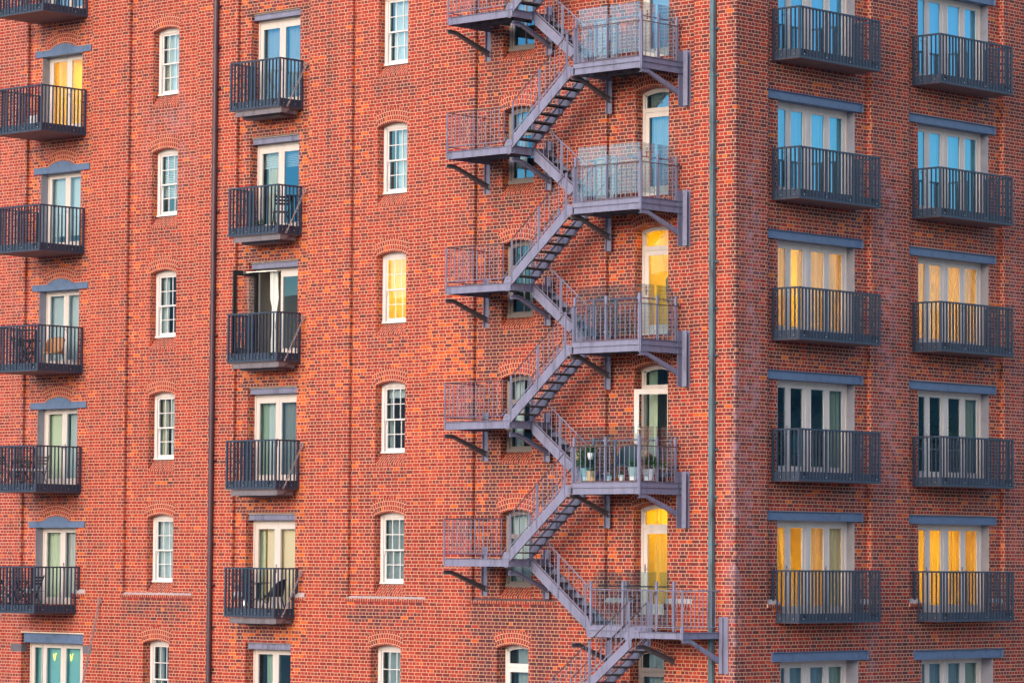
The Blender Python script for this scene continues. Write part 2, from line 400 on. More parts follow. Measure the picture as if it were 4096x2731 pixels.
def lines(a, b, cuts, step):
    xs = sorted(set([a, b] + [c for c in cuts if a < c < b])); out = [xs[0]]
    for p, q in zip(xs, xs[1:]):
        k = max(1, int(math.ceil((q - p) / step)))
        out += [p + (q - p) * i / k for i in range(1, k + 1)]
    return out
def wall_grid(mb, side, u0, u1, z0, z1, d, holes):
    hs = [h for h in holes if h[0] < u1 - 1e-6 and h[1] > u0 + 1e-6 and h[2] < z1 and h[3] > z0]
    us = lines(u0, u1, [c for h in hs for c in h[:2]], 0.16); zs = lines(z0, z1, [c for h in hs for c in h[2:4]], 0.30)
    idx = {}
    pts = []; fs = []
    def vi(i, j):
        if (i, j) not in idx: idx[(i, j)] = len(pts); pts.append((us[i], d, zs[j]))
        return idx[(i, j)]
    for i in range(len(us) - 1):
        for j in range(len(zs) - 1):
            cu = (us[i] + us[i + 1]) / 2; cz = (zs[j] + zs[j + 1]) / 2
            if any(h[0] < cu < h[1] and h[2] < cz < h[3] for h in hs): continue
            fs.append((vi(i, j), vi(i + 1, j), vi(i + 1, j + 1), vi(i, j + 1)))
    mb.add(pts, fs)
    mb.vc += [wear_glow(side, p[0], p[2]) for p in pts]
    for h in hs:                                              # reveals
        a, b_, c, e, dep = h; c2 = max(c, z0); e2 = min(e, z1)
        zz = lines(c2, e2, [], 0.5)
        for uu in (a, b_):
            for p, q in zip(zz, zz[1:]):
                mb.add([(uu, d, p), (uu, dep, p), (uu, dep, q), (uu, d, q)], [(0, 1, 2, 3)])
                w = wear_glow(side, uu + (-0.01 if uu == a else 0.01), p); w = (min(1, w[0] + .1), min(1, w[1] + .15), 0, 1); mb.vc += [w] * 4
        if e <= z1:
            mb.add([(a, d, e), (b_, d, e), (b_, dep, e), (a, dep, e)], [(0, 1, 2, 3)]); mb.vc += [wear_glow(side, a, e)] * 4
        if c >= z0:
            mb.add([(a, d, c), (b_, d, c), (b_, dep, c), (a, dep, c)], [(0, 1, 2, 3)]); mb.vc += [wear_glow(side, a, c)] * 4
def wall_strip(mb, side, prof, z0, z1, smooth=True):
    zs = lines(z0, z1, [], 0.5); pts = []; n = len(prof)
    for z in zs:
        for u, d in prof: pts.append((u, d, z))
    fs = [(j * n + i, j * n + i + 1, (j + 1) * n + i + 1, (j + 1) * n + i) for j in range(len(zs) - 1) for i in range(n - 1)]
    mb.add(pts, fs, smooth=smooth); mb.vc += [wear_glow(side, p[0] - (0.03 if side == 'L' else 0), p[2]) for p in pts]
BR = 0.045
def facade(side, ustart, uend, panels, holes_up, holes_low):
    mb = MB(side); mb.vc = []
    u = ustart
    def arc(cu, cd, a0, a1): return [(cu + BR * math.cos(a0 + (a1 - a0) * i / 5), cd + BR * math.sin(a0 + (a1 - a0) * i / 5)) for i in range(6)]
    for a, b in panels:
        wall_grid(mb, side, u, a - BR, ZL, ZT, 0.0, [])
        wall_strip(mb, side, arc(a - BR, -BR, math.pi / 2, 0), ZL, ZT)
        wall_strip(mb, side, [(a, -BR), (a, -D)], ZL, ZT, False)
        wall_grid(mb, side, a, b, ZL, ZT, -D, holes_up)
        wall_strip(mb, side, [(b, -D), (b, -BR)], ZL, ZT, False)
        wall_strip(mb, side, arc(b + BR, -BR, math.pi, math.pi / 2), ZL, ZT)
        # flat top of the thick wall under each panel
        mb.add([(a, 0, ZL), (b, 0, ZL), (b, -D, ZL), (a, -D, ZL)], [(0, 1, 2, 3)]); mb.vc += [wear_glow(side, a, ZL)] * 4
        u = b + BR
    wall_grid(mb, side, u, uend, ZL, ZT, 0.0, [])
    wall_grid(mb, side, ustart, uend, BASE, ZL, 0.0, holes_low)
    return mb
def up(u0, u1, a, b, dep, ns): return [(u0, u1, P * n + a, P * n + b, dep) for n in ns]
NS = [-1, 0, 1, 2, 3]
LH = up(-24.93, -23.23, F0, P + 0.846, -0.50, NS + [4]) + up(-20.295, -19.265, 2.33, P + 1.183, -0.42, NS) + up(-16.43, -14.585, F0, P + 1.195, -0.50, NS) \
   + up(-11.71, -10.68, 2.37, P + 1.203, -0.42, NS) + up(-7.41, -6.38, 2.37, P + 1.243, -0.42, NS) + up(-3.14, -2.115, 2.04, P + 1.345, -0.50, NS)
LHL = [(-25.34, -22.72, -4.53, -2.03, -0.42), (-20.27, -19.24, -4.21, -2.15, -0.36), (-16.27, -14.585, -4.53, -2.13, -0.40), (-11.69, -10.65, -4.17, -2.099, -0.36),
       (-7.38, -6.35, -4.5, -2.005, -0.42), (-3.14, -2.10, -4.5, -2.0, -0.42)]
RH = up(1.70, 4.66, 2.05, P + 0.993, -0.46, NS) + up(7.22, 10.20, 2.05, P + 0.993, -0.46, NS) + up(12.73, 15.7, 2.05, P + 0.993, -0.46, NS)
RHL = [(1.68, 4.65, -4.53, -2.267, -0.46), (7.19, 10.19, -4.53, -2.29, -0.46), (12.7, 15.7, -4.53, -2.29, -0.46)]
CR_ = 0.06
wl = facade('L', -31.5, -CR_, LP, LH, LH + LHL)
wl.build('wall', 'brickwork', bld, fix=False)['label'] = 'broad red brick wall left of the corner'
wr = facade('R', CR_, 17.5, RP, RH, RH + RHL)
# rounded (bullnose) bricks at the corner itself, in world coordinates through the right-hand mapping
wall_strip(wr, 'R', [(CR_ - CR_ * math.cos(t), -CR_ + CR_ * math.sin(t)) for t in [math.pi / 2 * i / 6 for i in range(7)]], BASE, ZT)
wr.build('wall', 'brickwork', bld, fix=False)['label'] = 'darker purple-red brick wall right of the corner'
rw = MB(); rw.vc = []
for q in ([(-31.5, 0, BASE), (-31.5, 17.5, BASE), (-31.5, 17.5, ZT), (-31.5, 0, ZT)], [(-31.5, 17.5, BASE), (0, 17.5, BASE), (0, 17.5, ZT), (-31.5, 17.5, ZT)]):
    rw.add(q, [(0, 1, 2, 3)]); rw.vc += [(0.1, 0, 0, 1)] * 4
rw.build('rear_wall', 'brickwork', bld, fix=False)
MB().box(-31.7, 0.2, -0.2, 17.7, ZT, ZT + 0.35).build('roof', 'roofing', bld)

# --- brick arches, sills, lintels, ledges
def arch(side, uc, half, crown, rise, thick, d0, d1, name='brick_arch'):
    R = (half * half + rise * rise) / (2 * rise); phi = math.asin(half / R); zc = crown - R
    mb = MB(side, uv=True); K = 14
    for i in range(K):
        a, b = -phi + 2 * phi * i / K, -phi + 2 * phi * (i + 1) / K
        pt = lambda t, r, d: (uc + r * math.sin(t), d, zc + r * math.cos(t))
        Rm = R + thick / 2
        mb.quad(pt(a, R, d0), pt(b, R, d0), pt(b, R + thick, d0), pt(a, R + thick, d0), uvs=[(a * Rm, 0), (b * Rm, 0), (b * Rm, thick), (a * Rm, thick)])
        mb.quad(pt(a, R, d0), pt(b, R, d0), pt(b, R, d1), pt(a, R, d1), uvs=[(a * Rm, 0), (b * Rm, 0), (b * Rm, -(d0 - d1)), (a * Rm, -(d0 - d1))])
        mb.quad(pt(a, R + thick, d0), pt(b, R + thick, d0), pt(b, R + thick, d0 - .01), pt(a, R + thick, d0 - .01))
    return mb.build(name, 'arch_brick', bld, fix=False)
def bsill(side, u0, u1, ztop, zbot, dout, din):
    mb = MB(side, uv=True); L = math.hypot(dout - din, ztop - zbot)
    do = dout + 0.012; zb = zbot + 0.05
    mb.quad((u0 - .02, do, zb), (u1 + .02, do, zb), (u1, din, ztop), (u0, din, ztop), uvs=[(0, 0), (u1 - u0, 0), (u1 - u0, L), (0, L)])
    mb.quad((u0 - .02, do, zbot - .01), (u1 + .02, do, zbot - .01), (u1 + .02, do, zb), (u0 - .02, do, zb), uvs=[(0, -.08), (u1 - u0, -.08), (u1 - u0, 0), (0, 0)])
    mb.quad((u0 - .02, do, zbot - .01), (u1 + .02, do, zbot - .01), (u1 + .02, dout, zbot - .01), (u0 - .02, dout, zbot - .01))
    for uu in (u0 - .02, u1 + .02): mb.add([(uu, do, zbot - .01), (uu, do, zb), (uu, dout, zb + .02), (uu, dout, zbot - .01)], [(0, 1, 2, 3)])
    return mb.build('window_sill', 'sill_brick', bld, fix=False)
def ncopies(o, ns, base=0):
    r = {base: o}
    for n in ns:
        if n == base: continue
        c = copy_tree(o, 0, bld, None, False); c.location = (0, 0, P * (n - base)); r[n] = c
    return r
HALF = 0.515
ncopies(arch('L', -24.05, 0.53, P + 1.149, 0.12, 0.343, -D + .004, -D - .05), [-1, 0, 1, 2, 3])
ncopies(arch('L', -19.78, HALF, P + 1.183, 0.093, 0.36, -D + .004, -.41), NS)
ncopies(arch('L', -11.195, HALF, P + 1.203, 0.093, 0.36, -D + .004, -.41), NS)
ncopies(arch('L', -6.895, HALF, P + 1.243, 0.093, 0.36, -D + .004, -.41), NS)
ncopies(arch('L', -2.628, HALF, P + 1.345, 0.100, 0.36, -D + .004, -.48), NS)
for uc, cz in ((-19.755, -2.15), (-11.17, -2.099), (-6.865, -2.005), (-2.62, -2.0)): arch('L', uc, 0.52, cz, 0.09, 0.352, .004, -.35)
ncopies(bsill('L', -20.295, -19.265, 2.625, 2.33, -D, -.33), NS)
ncopies(bsill('L', -11.71, -10.68, 2.66, 2.37, -D, -.33), NS)
ncopies(bsill('L', -7.41, -6.38, 2.64, 2.37, -D, -.33), NS)

# steel lintels
def lin0():
    mb = MB('L'); mb.box(-25.205, -22.845, -.40, -.085, P + .846, P + .998)
    mb.box(-25.205, -22.845, -.40, -.078, P + .998, P + 1.008); mb.box(-25.205, -22.845, -.40, -.078, P + .838, P + .846)
    hp = []; h = .535; rise = .125; R = (h * h + rise * rise) / (2 * rise); ph = math.asin(h / R)
    hp = [(-24.045 + R * math.sin(-ph + 2 * ph * i / 14), P + 1.151 - R + R * math.cos(-ph + 2 * ph * i / 14)) for i in range(15)]
    mb.prism([(-24.045 - h, P + 1.006)] + hp + [(-24.045 + h, P + 1.006)], -.2, -.095)
    return mb.build('lintel', 'lintel_steel', bld)
ncopies(lin0(), NS)
def lin2(z, u0, u1, d):
    mb = MB('L'); a, b = z, z + .155
    mb.box(u0, u1, d - .15, d - .03, a, b); mb.box(u0, u1, d - .15, d, a, a + .014); mb.box(u0, u1, d - .15, d, b - .014, b)
    for i in range(13):
        uu = u0 + .08 + i * (u1 - u0 - .16) / 12
        for zz in (a + .03, b - .028): mb.box(uu - .010, uu + .010, d - .03, d - .016, zz - .010, zz + .010)
    mb.cur = 1; mb.box(u0, u1, d - .15, d + .005, b, b + .024)
    return mb.build('lintel', ['stair_steel', 'pale_mortar'], bld)
ncopies(lin2(P + 1.017, -16.43, -14.585, -.19), NS)
lin2(-2.305, -16.27, -14.585, -.06)
mb = MB('L'); mb.box(-25.30, -22.735, -.38, -.06, -2.30, -2.07); mb.box(-25.30, -22.735, -.38, -.02, -2.315, -2.30); mb.box(-25.30, -22.735, -.38, -.02, -2.07, -2.055)
mb.cur = 1; mb.box(-25.36, -22.70, -.3, .008, -2.055, -2.02)
mb.build('lintel', ['lintel_steel', 'pale_mortar'], bld)
for a, b in ((-25.78, -25.32), (-22.72, -22.36)): MB('L').box(a, b, -.2, .012, -2.575, -2.365).build('padstone', 'stair_steel_dark', bld)
def linR(u0, u1, z0, z1, d):
    mb = MB('R'); mb.box(u0, u1, d - .32, d - .055, z0, z1); mb.box(u0, u1, d - .32, d, z1, z1 + .012)
    mb.box(u0, u1 - .0, d - .32, d, z0 - .012, z0); mb.box(u1, u1 + .008, d - .32, d, z0 - .012, z1 + .012)
    return mb.build('lintel', 'lintel_steel', bld)
ncopies(linR(1.25, 4.90, P + 1.0, P + 1.19, -.045), NS); ncopies(linR(6.76, 10.42, P + .985, P + 1.172, -.045), NS); ncopies(linR(12.28, 15.9, P + .985, P + 1.172, -.045), NS)
linR(1.34, 4.97, -2.265, -2.065, .075); linR(6.86, 10.53, -2.30, -2.10, .075)
# grey steel reveal liners
for a in (-24.932, -23.238): ncopies(MB('L').box(a, a + .01, -.47, -D + .002, F0, P + .84).build('reveal_liner', 'liner_steel', bld), NS + [4])
for u0, u1 in ((1.70, 4.66), (7.22, 10.20)):
    for a in (u0 - .002, u1 - .008): ncopies(MB('R').box(a, a + .01, -.45, -D + .004, 2.05, P + .985).build('reveal_liner', 'liner_steel', bld), NS)
for u0, u1 in ((1.68, 4.65), (7.19, 10.19)):
    for a in (u0 - .002, u1 - .008): MB('R').box(a, a + .01, -.45, .004, -4.5, -2.28).build('reveal_liner', 'liner_steel', bld)
# ledges where the panels end
def ledge(side, spans, hst, low='sill_brick', top='stone', out=0.03):
    for u0, u1 in spans:
        mb = MB(side)
        mb.prism([(-D - .01, ZL), (-D - .01, ZL + hst + .03), (-D + .02, ZL + hst + .03), (out - .035, ZL + .006), (out - .035, ZL)], u0, u1, 'az')
        mb.build('stone_ledge', top, bld)
        mb = MB(side, uv=True)
        z0 = ZL - .085
        k = 6; pr = [(out * math.sin(math.pi * .5 * i / k) , ZL - (.04 - .04 * math.cos(math.pi * .5 * i / k))) for i in range(k + 1)] + [(out, z0)]
        for (a, c), (b_, e) in zip(pr, pr[1:]):
            mb.quad((u0, a, c), (u1, a, c), (u1, b_, e), (u0, b_, e), uvs=[(0, c), (u1 - u0, c), (u1 - u0, e), (0, e)])
        mb.quad((u0, out, z0), (u1, out, z0), (u1, 0, z0), (u0, 0, z0))
        for uu in (u0, u1): mb.add([(uu, a, c) for a, c in pr] + [(uu, 0, z0)], [tuple(range(len(pr) + 1))])
        mb.build('brick_ledge', low, bld, fix=False)
ledge('L', [(-21.2, -18.36)], .02); ledge('L', [(-12.6, -9.80)], .02); ledge('L', [(-8.3, -5.5)], .01, top='stair_steel_dark')
ledge('L', [(-25.5, -24.94), (-23.22, -22.66)], .08); ledge('L', [(-16.88, -16.44), (-14.57, -14.08)], .08)
ledge('L', [(-4.0, -3.15), (-2.10, -1.24)], .08)
ledge('R', [(1.18, 1.69), (4.67, 5.20), (6.68, 7.21), (10.21, 10.74)], .08)

# --- glazing
def frame_ring(mb, u0, u1, z0, z1, d0, d1, ws, wt, wb):
    mb.box(u0, u0 + ws, d0, d1, z0, z1).box(u1 - ws, u1, d0, d1, z0, z1)
    mb.box(u0 + ws, u1 - ws, d0, d1, z1 - wt, z1).box(u0 + ws, u1 - ws, d0, d1, z0, z0 + wb)
def room(win, side, u0, u1, z0, z1, d, depth, mat='room_wall', lit=None, exu=.30):
    mb = MB(side); a, b = u0 - exu, u1 + exu; c, e = z0 - .02, z1 + .05; d2 = d - depth
    for q in ([(a, d, c), (a, d2, c), (a, d2, e), (a, d, e)], [(b, d, c), (b, d2, c), (b, d2, e), (b, d, e)], [(a, d2, c), (b, d2, c), (b, d2, e), (a, d2, e)],
              [(a, d, c), (b, d, c), (b, d2, c), (a, d2, c)], [(a, d, e), (b, d, e), (b, d2, e), (a, d2, e)],
              [(a, d, c), (u0, d, c), (u0, d, e), (a, d, e)], [(u1, d, c), (b, d, c), (b, d, e), (u1, d, e)]): mb.quad(*q)
    mb.build('room_interior', mat, win, fix=False)
    if lit:
        for (fu, fd, dzz, w) in lit[1]:
            uc = a + (b - a) * fu; dc = d - depth * fd
            MB(side).box(uc - w, uc + w, dc - w, dc + w, e - .05 - dzz, e - .02 - dzz).build('ceiling_lamp', lit[0], win)
def drape(win, side, ua, ub, z0, z1, d, mat, lam=.13, amp=.030, lean=0.0, gather=None):
    n = max(8, int((ub - ua) / lam * 8)); pts = []; fs = []; rows = 6; ph = random.random() * 6
    for j in range(rows + 1):
        t = j / rows
        for i in range(n + 1):
            f = i / n; u = ua + (ub - ua) * f
            if gather: u = gather[0] + (u - gather[0]) * (1 - gather[1] * math.sin(math.pi * min(1, t * 1.3)) ** 2)
            u += lean * (1 - t) ** 1.6
            ii = u / lam * 2 * math.pi + ph
            pts.append((u + .008 * math.sin(ii * 2 + 1), d + amp * math.sin(ii) * (0.8 + .3 * math.sin(ii * .37)) + .006 * math.sin(t * 7), z0 + (z1 - z0) * t))
    for j in range(rows):
        for i in range(n): k = j * (n + 1) + i; fs.append((k, k + 1, k + n + 2, k + n + 1))
    return MB(side).add(pts, fs, smooth=True).build('curtain', mat, win, fix=False)
def blind(win, side, ua, ub, z0, z1, d, mat, slats=False):
    mb = MB(side)
    if slats:
        k = int((z1 - z0) / .045)
        for i in range(k): zz = z0 + (i + .5) * (z1 - z0) / k; mb.add([(ua, d + .012, zz - .018), (ub, d + .012, zz - .018), (ub, d - .012, zz + .018), (ua, d - .012, zz + .018)], [(0, 1, 2, 3)])
    else: mb.box(ua, ub, d - .003, d, z0, z1)
    mb.box(ua, ub, d - .012, d + .012, z0 - .02, z0)
    return mb.build('blind', mat, win)
def handle(side, u, z, d, par, s=1):
    mb = MB(side); mb.box(u - .018, u + .018, d, d + .012, z - .11, z + .11); mb.bar((u, d + .012, z), (u, d + .05, z), .018, .018); mb.bar((u, d + .05, z), (u + s * .12, d + .05, z), .018, .020)
    return mb.build('handle', 'chrome', par)

# sash windows (white) : columns 1 and 3
def sash_window(u0, u1, zb, crown, d, mat='white_paint', low=False, name='sash_window'):
    """base coordinates for storey 0"""
    mb = MB('L'); zt = crown
    gt = crown - .20                                     # top of the glass
    mb.box(u0 + .0, u0 + .10, d - .12, d, zb, zt).box(u1 - .10, u1, d - .12, d, zb, zt)
    mb.box(u0 + .10, u1 - .10, d - .12, d, gt + .055, zt)
    mb.box(u0 + .08, u1 - .08, d, d + .016, gt + .075, gt + .095)
    mb.box(u0, u1, d - .12, d + .03, zb, zb + .045)
    mb.box(u0 + .10, u0 + .112, d, d + .012, zb + .045, gt + .055); mb.box(u1 - .112, u1 - .10, d, d + .012, zb + .045, gt + .055)
    w = mb.build(name, mat, bld)
    a, b = u0 + .10, u1 - .10; zm = (zb + .10 + gt) / 2
    for lo in (0, 1):
        dd = d - .02 if not lo else d - .06
        z0_, z1_ = (zm - .02, gt + .055) if not lo else (zb + .045, zm + .02)
        mb = MB('L'); frame_ring(mb, a, b, z0_, z1_, dd - .035, dd, .055, .045 if not lo else .04, .04 if not lo else .085)
        ia, ib = a + .055, b - .055; j0, j1 = z0_ + (.04 if not lo else .085), z1_ - (.045 if not lo else .04)
        for k in (1, 2): uu = ia + (ib - ia) * k / 3; mb.box(uu - .010, uu + .010, dd - .03, dd - .004, j0, j1)
        zz = (j0 + j1) / 2; mb.box(ia, ib, dd - .03, dd - .006, zz - .010, zz + .010)
        if not lo:
            for uu in (a + .012, b - .030): mb.box(uu, uu + .022, dd - .03, dd - .002, z0_ - .09, z0_)
        mb.build('sash', mat, w)
        MB('L').quad((ia, dd - .02, j0), (ib, dd - .02, j0), (ib, dd - .02, j1), (ia, dd - .02, j1)).build('pane', 'window_glass_pale', w, fix=False)
    return w

def dress(w, side, u0, u1, z0, z1, d, spec, depth=2.2, exu=.30):
    """spec: list of ('room', mat) / ('lit', lampmat, [(fu,fd,drop,size)]) / ('drape', fa, fb, mat, kw) / ('blind', fa, fb, zfrac, mat)"""
    rm, lit = 'room_wall', None
    for s in spec:
        if s[0] == 'room': rm = s[1]
        if s[0] == 'lit': lit = (s[1], s[2]); rm = 'lit_wall'
    room(w, side, u0, u1, z0, z1, d - .13, depth, rm, lit, exu)
    W = u1 - u0
    for s in spec:
        if s[0] == 'drape': drape(w, side, u0 + W * s[1], u0 + W * s[2], z0 + .03, z1 - .02, d - .19, s[3], **(s[4] if len(s) > 4 else {}))
        if s[0] == 'blind': blind(w, side, u0 + W * s[1], u0 + W * s[2], z1 - (z1 - z0) * s[3], z1, d - .17, s[4], *(s[5:] or []))

def place(proto, n):
    if n == 0: return proto
    c = copy_tree(proto, 0, bld, None, False); c.location = (0, 0, P * n); return c
DR = lambda a, b, m, **k: ('drape', a, b, m, k)
BL = lambda a, b, f, m, *s: ('blind', a, b, f, m, *s)
# column 1 and column 3
cfg1 = {3: [DR(-.05, .45, 'curtain_cream'), BL(.35, 1.05, 1.0, 'blind_white')], 2: [BL(0, 1, .72, 'blind_white', True), DR(.7, 1.0, 'curtain_white')], 1: [('room', 'room_dark'), DR(0, .32, 'curtain_white')],
        0: [DR(0, .30, 'curtain_cream'), DR(.45, 1.0, 'curtain_white')], -1: [BL(0, 1, .93, 'blind_white')]}
cfg3 = {3: [BL(.1, 1, .95, 'blind_white')], 2: [DR(.30, 1.0, 'curtain_white')], 1: [('lit', 'lamp_glow', [(.9, .4, .3, .11)])],
        0: [('room', 'room_wall'), BL(0, 1, .16, 'blind_white'), DR(0, .2, 'curtain_grey')], -1: [DR(0.02, 1.0, 'curtain_grey')]}
wlab = {(1, 3): 'sash window in the narrow second column, topmost, cream curtain behind', (1, -1): 'sash window raised above a dark gap at its foot', (3, 1): 'sash window lit bright yellow from inside'}
for ci, (u0, u1, zb, cr, cfg) in {1: (-20.295, -19.265, 2.645, P + 1.183, cfg1), 3: (-11.71, -10.68, 2.68, P + 1.203, cfg3)}.items():
    proto = sash_window(u0, u1, zb, cr, -.33)
    inst = {n: place(proto, n) for n in NS}
    for n in NS:
        dress(inst[n], 'L', u0 + .1, u1 - .1, zb + .05, cr - .12, -.33, cfg[n])
        if (ci, n) in wlab: inst[n]['label'] = wlab[(ci, n)]
for u0, u1, zb, cr, sp in ((-20.27, -19.24, -4.15, -2.15, [DR(0, .28, 'curtain_grey'), ('room', 'room_dark')]), (-11.69, -10.65, -4.12, -2.099, [DR(.05, .95, 'curtain_grey')])):
    w = sash_window(u0, u1, zb, cr, -.26); dress(w, 'L', u0 + .1, u1 - .1, zb + .05, cr - .12, -.26, sp)

# glazed double / folding doors
def french(side, u0, u1, z0, z1, d, leaves, panes, fmat='cream_paint', fw=.05, pb=.18, pt=.13, mull=(), skip=(), name='balcony_door'):
    mb = MB(side); frame_ring(mb, u0, u1, z0, z1 + .06, d - .10, d, fw, .06 + fw, .03)
    for a, b in mull: mb.box(a, b, d - .10, d - .002, z0 + .03, z1 - fw)
    w = mb.build(name, fmat, bld); rects = []
    for i, (a, b) in enumerate(leaves):
        pa, pb_ = panes[i]; c, e = z0 + pb, z1 - pt
        if i not in skip:
            mb = MB(side); dd = d - .018
            mb.box(a + .003, pa, dd - .045, dd, z0 + .035, z1 - fw - .003).box(pb_, b - .003, dd - .045, dd, z0 + .035, z1 - fw - .003)
            mb.box(pa, pb_, dd - .045, dd, e, z1 - fw - .003).box(pa, pb_, dd - .045, dd, z0 + .035, c)
            mb.box(pa - .012, pa, dd, dd + .006, c - .012, e + .012).box(pb_, pb_ + .012, dd, dd + .006, c - .012, e + .012)
            mb.build('door_leaf', fmat, w)
            rects.append((pa, pb_, c, e, d - .04))
    return w, rects
def panes(w, side, rects, mats):
    for i, (a, b, c, e, d) in enumerate(rects):
        m = mats if isinstance(mats, str) else mats[i]
        MB(side).quad((a, d, c), (b, d, c), (b, d, e), (a, d, e)).build('pane', m, w, fix=False)
# column 0
Z0, Z1 = F0 + .01, P + .835
lv = [(-24.92, -24.085), (-24.085, -23.24)]
p0, rc0 = french('L', -24.93, -23.23, Z0, Z1, -.37, lv, [(-24.77, -24.19), (-23.98, -23.40)])
cfg = {4: (['window_glass_azure'] * 2, [DR(.1, .9, 'curtain_white')]),
       3: (['window_glass_clear'] * 2, [('lit', 'lamp_glow', [(.62, .55, .0, .08), (.3, .7, .0, .08)]), DR(.0, .22, 'curtain_lit')]),
       2: (['window_glass'] * 2, [BL(0, 1, .82, 'blind_white'), DR(.0, .2, 'curtain_white')]),
       1: (['window_glass'] * 2, [BL(0, 1, .99, 'blind_white')]),
       0: (['window_glass_clear', 'window_glass'], [BL(0, .52, .99, 'curtain_green'), DR(.55, 1.0, 'curtain_white')]),
       -1: (['window_glass_clear'] * 2, [DR(0, .34, 'curtain_green'), DR(.34, 1.0, 'curtain_grey')])}
for n in [0, -1, 1, 2, 3, 4]:
    w = place(p0, n)
    if n in (0,): pass
    cfg[n] = (w,) + cfg[n]
for n in cfg:
    w, gm, sp = cfg[n]; panes(w, 'L', rc0, gm); dress(w, 'L', -24.93, -23.23, Z0, Z1, -.37, sp); handle('L', -24.03, Z0 + 1.02, -.385, w, -1)
cfg[3][0]['label'] = 'double glazed door in the far left column lit yellow from inside'
# column 0 ground door
w, r = french('L', -25.32, -22.74, -4.5, -2.33, -.30, [(-25.27, -24.80), (-24.78, -23.91), (-23.91, -23.04), (-23.02, -22.79)], [(-25.13, -24.83), (-24.62, -24.02), (-23.80, -23.20), (-22.99, -22.82)])
panes(w, 'L', r, 'window_glass'); dress(w, 'L', -25.32, -22.74, -4.5, -2.33, -.30, [BL(0, 1, .99, 'blind_teal')])
for uc in (-24.33, -23.62):
    MB('L').bar((uc - .055, -.36, -2.62), (uc - .01, -.36, -2.80), .015, .015).bar((uc + .055, -.36, -2.60), (uc - .01, -.36, -2.80), .015, .015).build('wall_lamp', 'lamp_small', w)
# column 2
Z0, Z1 = F0 + .01, P + 1.01
lv2 = [(-16.38, -15.51), (-15.51, -14.635)]; pn2 = [(-16.25, -15.64), (-15.42, -14.80)]
p2, rc2 = french('L', -16.43, -14.585, Z0, Z1, -.38, lv2, pn2, pt=.22)
p2o, rc2o = french('L', -16.43, -14.585, Z0, Z1, -.38, lv2, pn2, pt=.22, skip=(0,))
p2o.location = (0, 0, P * 1)
# the open left leaf, swung out square to the wall
mb = MB('L'); hx = -16.36
for b0, b1, c0, c1 in ((-.40, -.29, Z0 + .04, Z1 - .05), (.37, .48, Z0 + .04, Z1 - .05), (-.29, .37, Z1 - .18, Z1 - .05), (-.29, .37, Z0 + .04, Z0 + .2)): mb.box(hx - .045, hx, b0, b1, c0, c1)
ol = mb.build('door_leaf', 'dark_metal', p2o); ol['label'] = 'open dark framed door leaf swung out square to the wall'
MB('L').quad((hx - .02, -.29, Z0 + .2), (hx - .02, .37, Z0 + .2), (hx - .02, .37, Z1 - .18), (hx - .02, -.29, Z1 - .18)).build('pane', 'window_glass_clear', p2o, fix=False)
mb = MB('L'); mb.bar((-16.30, .10, Z1 - .09), (-15.62, -.36, Z1 - .05), .018, .012); mb.box(-16.38, -16.33, -.02, .14, Z1 - .13, Z1 - .06); mb.build('door_closer', 'chrome', p2o)
c2 = {3: (['window_glass_azure', 'window_glass_azure'], [DR(0, .5, 'curtain_white'), DR(.52, 1, 'curtain_white')]),
      2: (['window_glass', 'window_glass_azure'], [('room', 'room_dark'), BL(0, 1, .26, 'blind_white', True), DR(.12, .48, 'curtain_cream')]),
      0: (['window_glass', 'window_glass_azure'], [DR(0.02, .2, 'curtain_green'), DR(.2, 1.0, 'curtain_white')]),
      -1: (['window_glass_clear'] * 2, [DR(0.02, .14, 'curtain_green'), BL(.2, 1, .99, 'curtain_cream'), ('lit', 'lamp_glow_soft', [(.5, .6, .3, .06)])])}
insts = {n: place(p2, n) for n in (0, -1, 2, 3)}
for n, (gm, sp) in c2.items():
    w = insts[n]; panes(w, 'L', rc2, gm); dress(w, 'L', -16.43, -14.585, Z0, Z1, -.38, sp); handle('L', -15.56, Z0 + 1.02, -.395, w, -1)
panes(p2o, 'L', rc2o, 'window_glass'); dress(p2o, 'L', -16.43, -14.585, Z0, Z1, -.38, [('room', 'room_wall'), DR(.20, .36, 'curtain_white', lam=.10, amp=.05, gather=(-15.95, .5))])
w, r = french('L', -16.27, -14.585, -4.5, -2.31, -.28, [(-16.22, -15.43), (-15.43, -14.63)], [(-16.09, -15.55), (-15.33, -14.78)])
panes(w, 'L', r, 'window_glass'); dress(w, 'L', -16.27, -14.585, -4.5, -2.31, -.28, [('room', 'room_dark'), DR(.22, .5, 'curtain_green', lam=.1)])
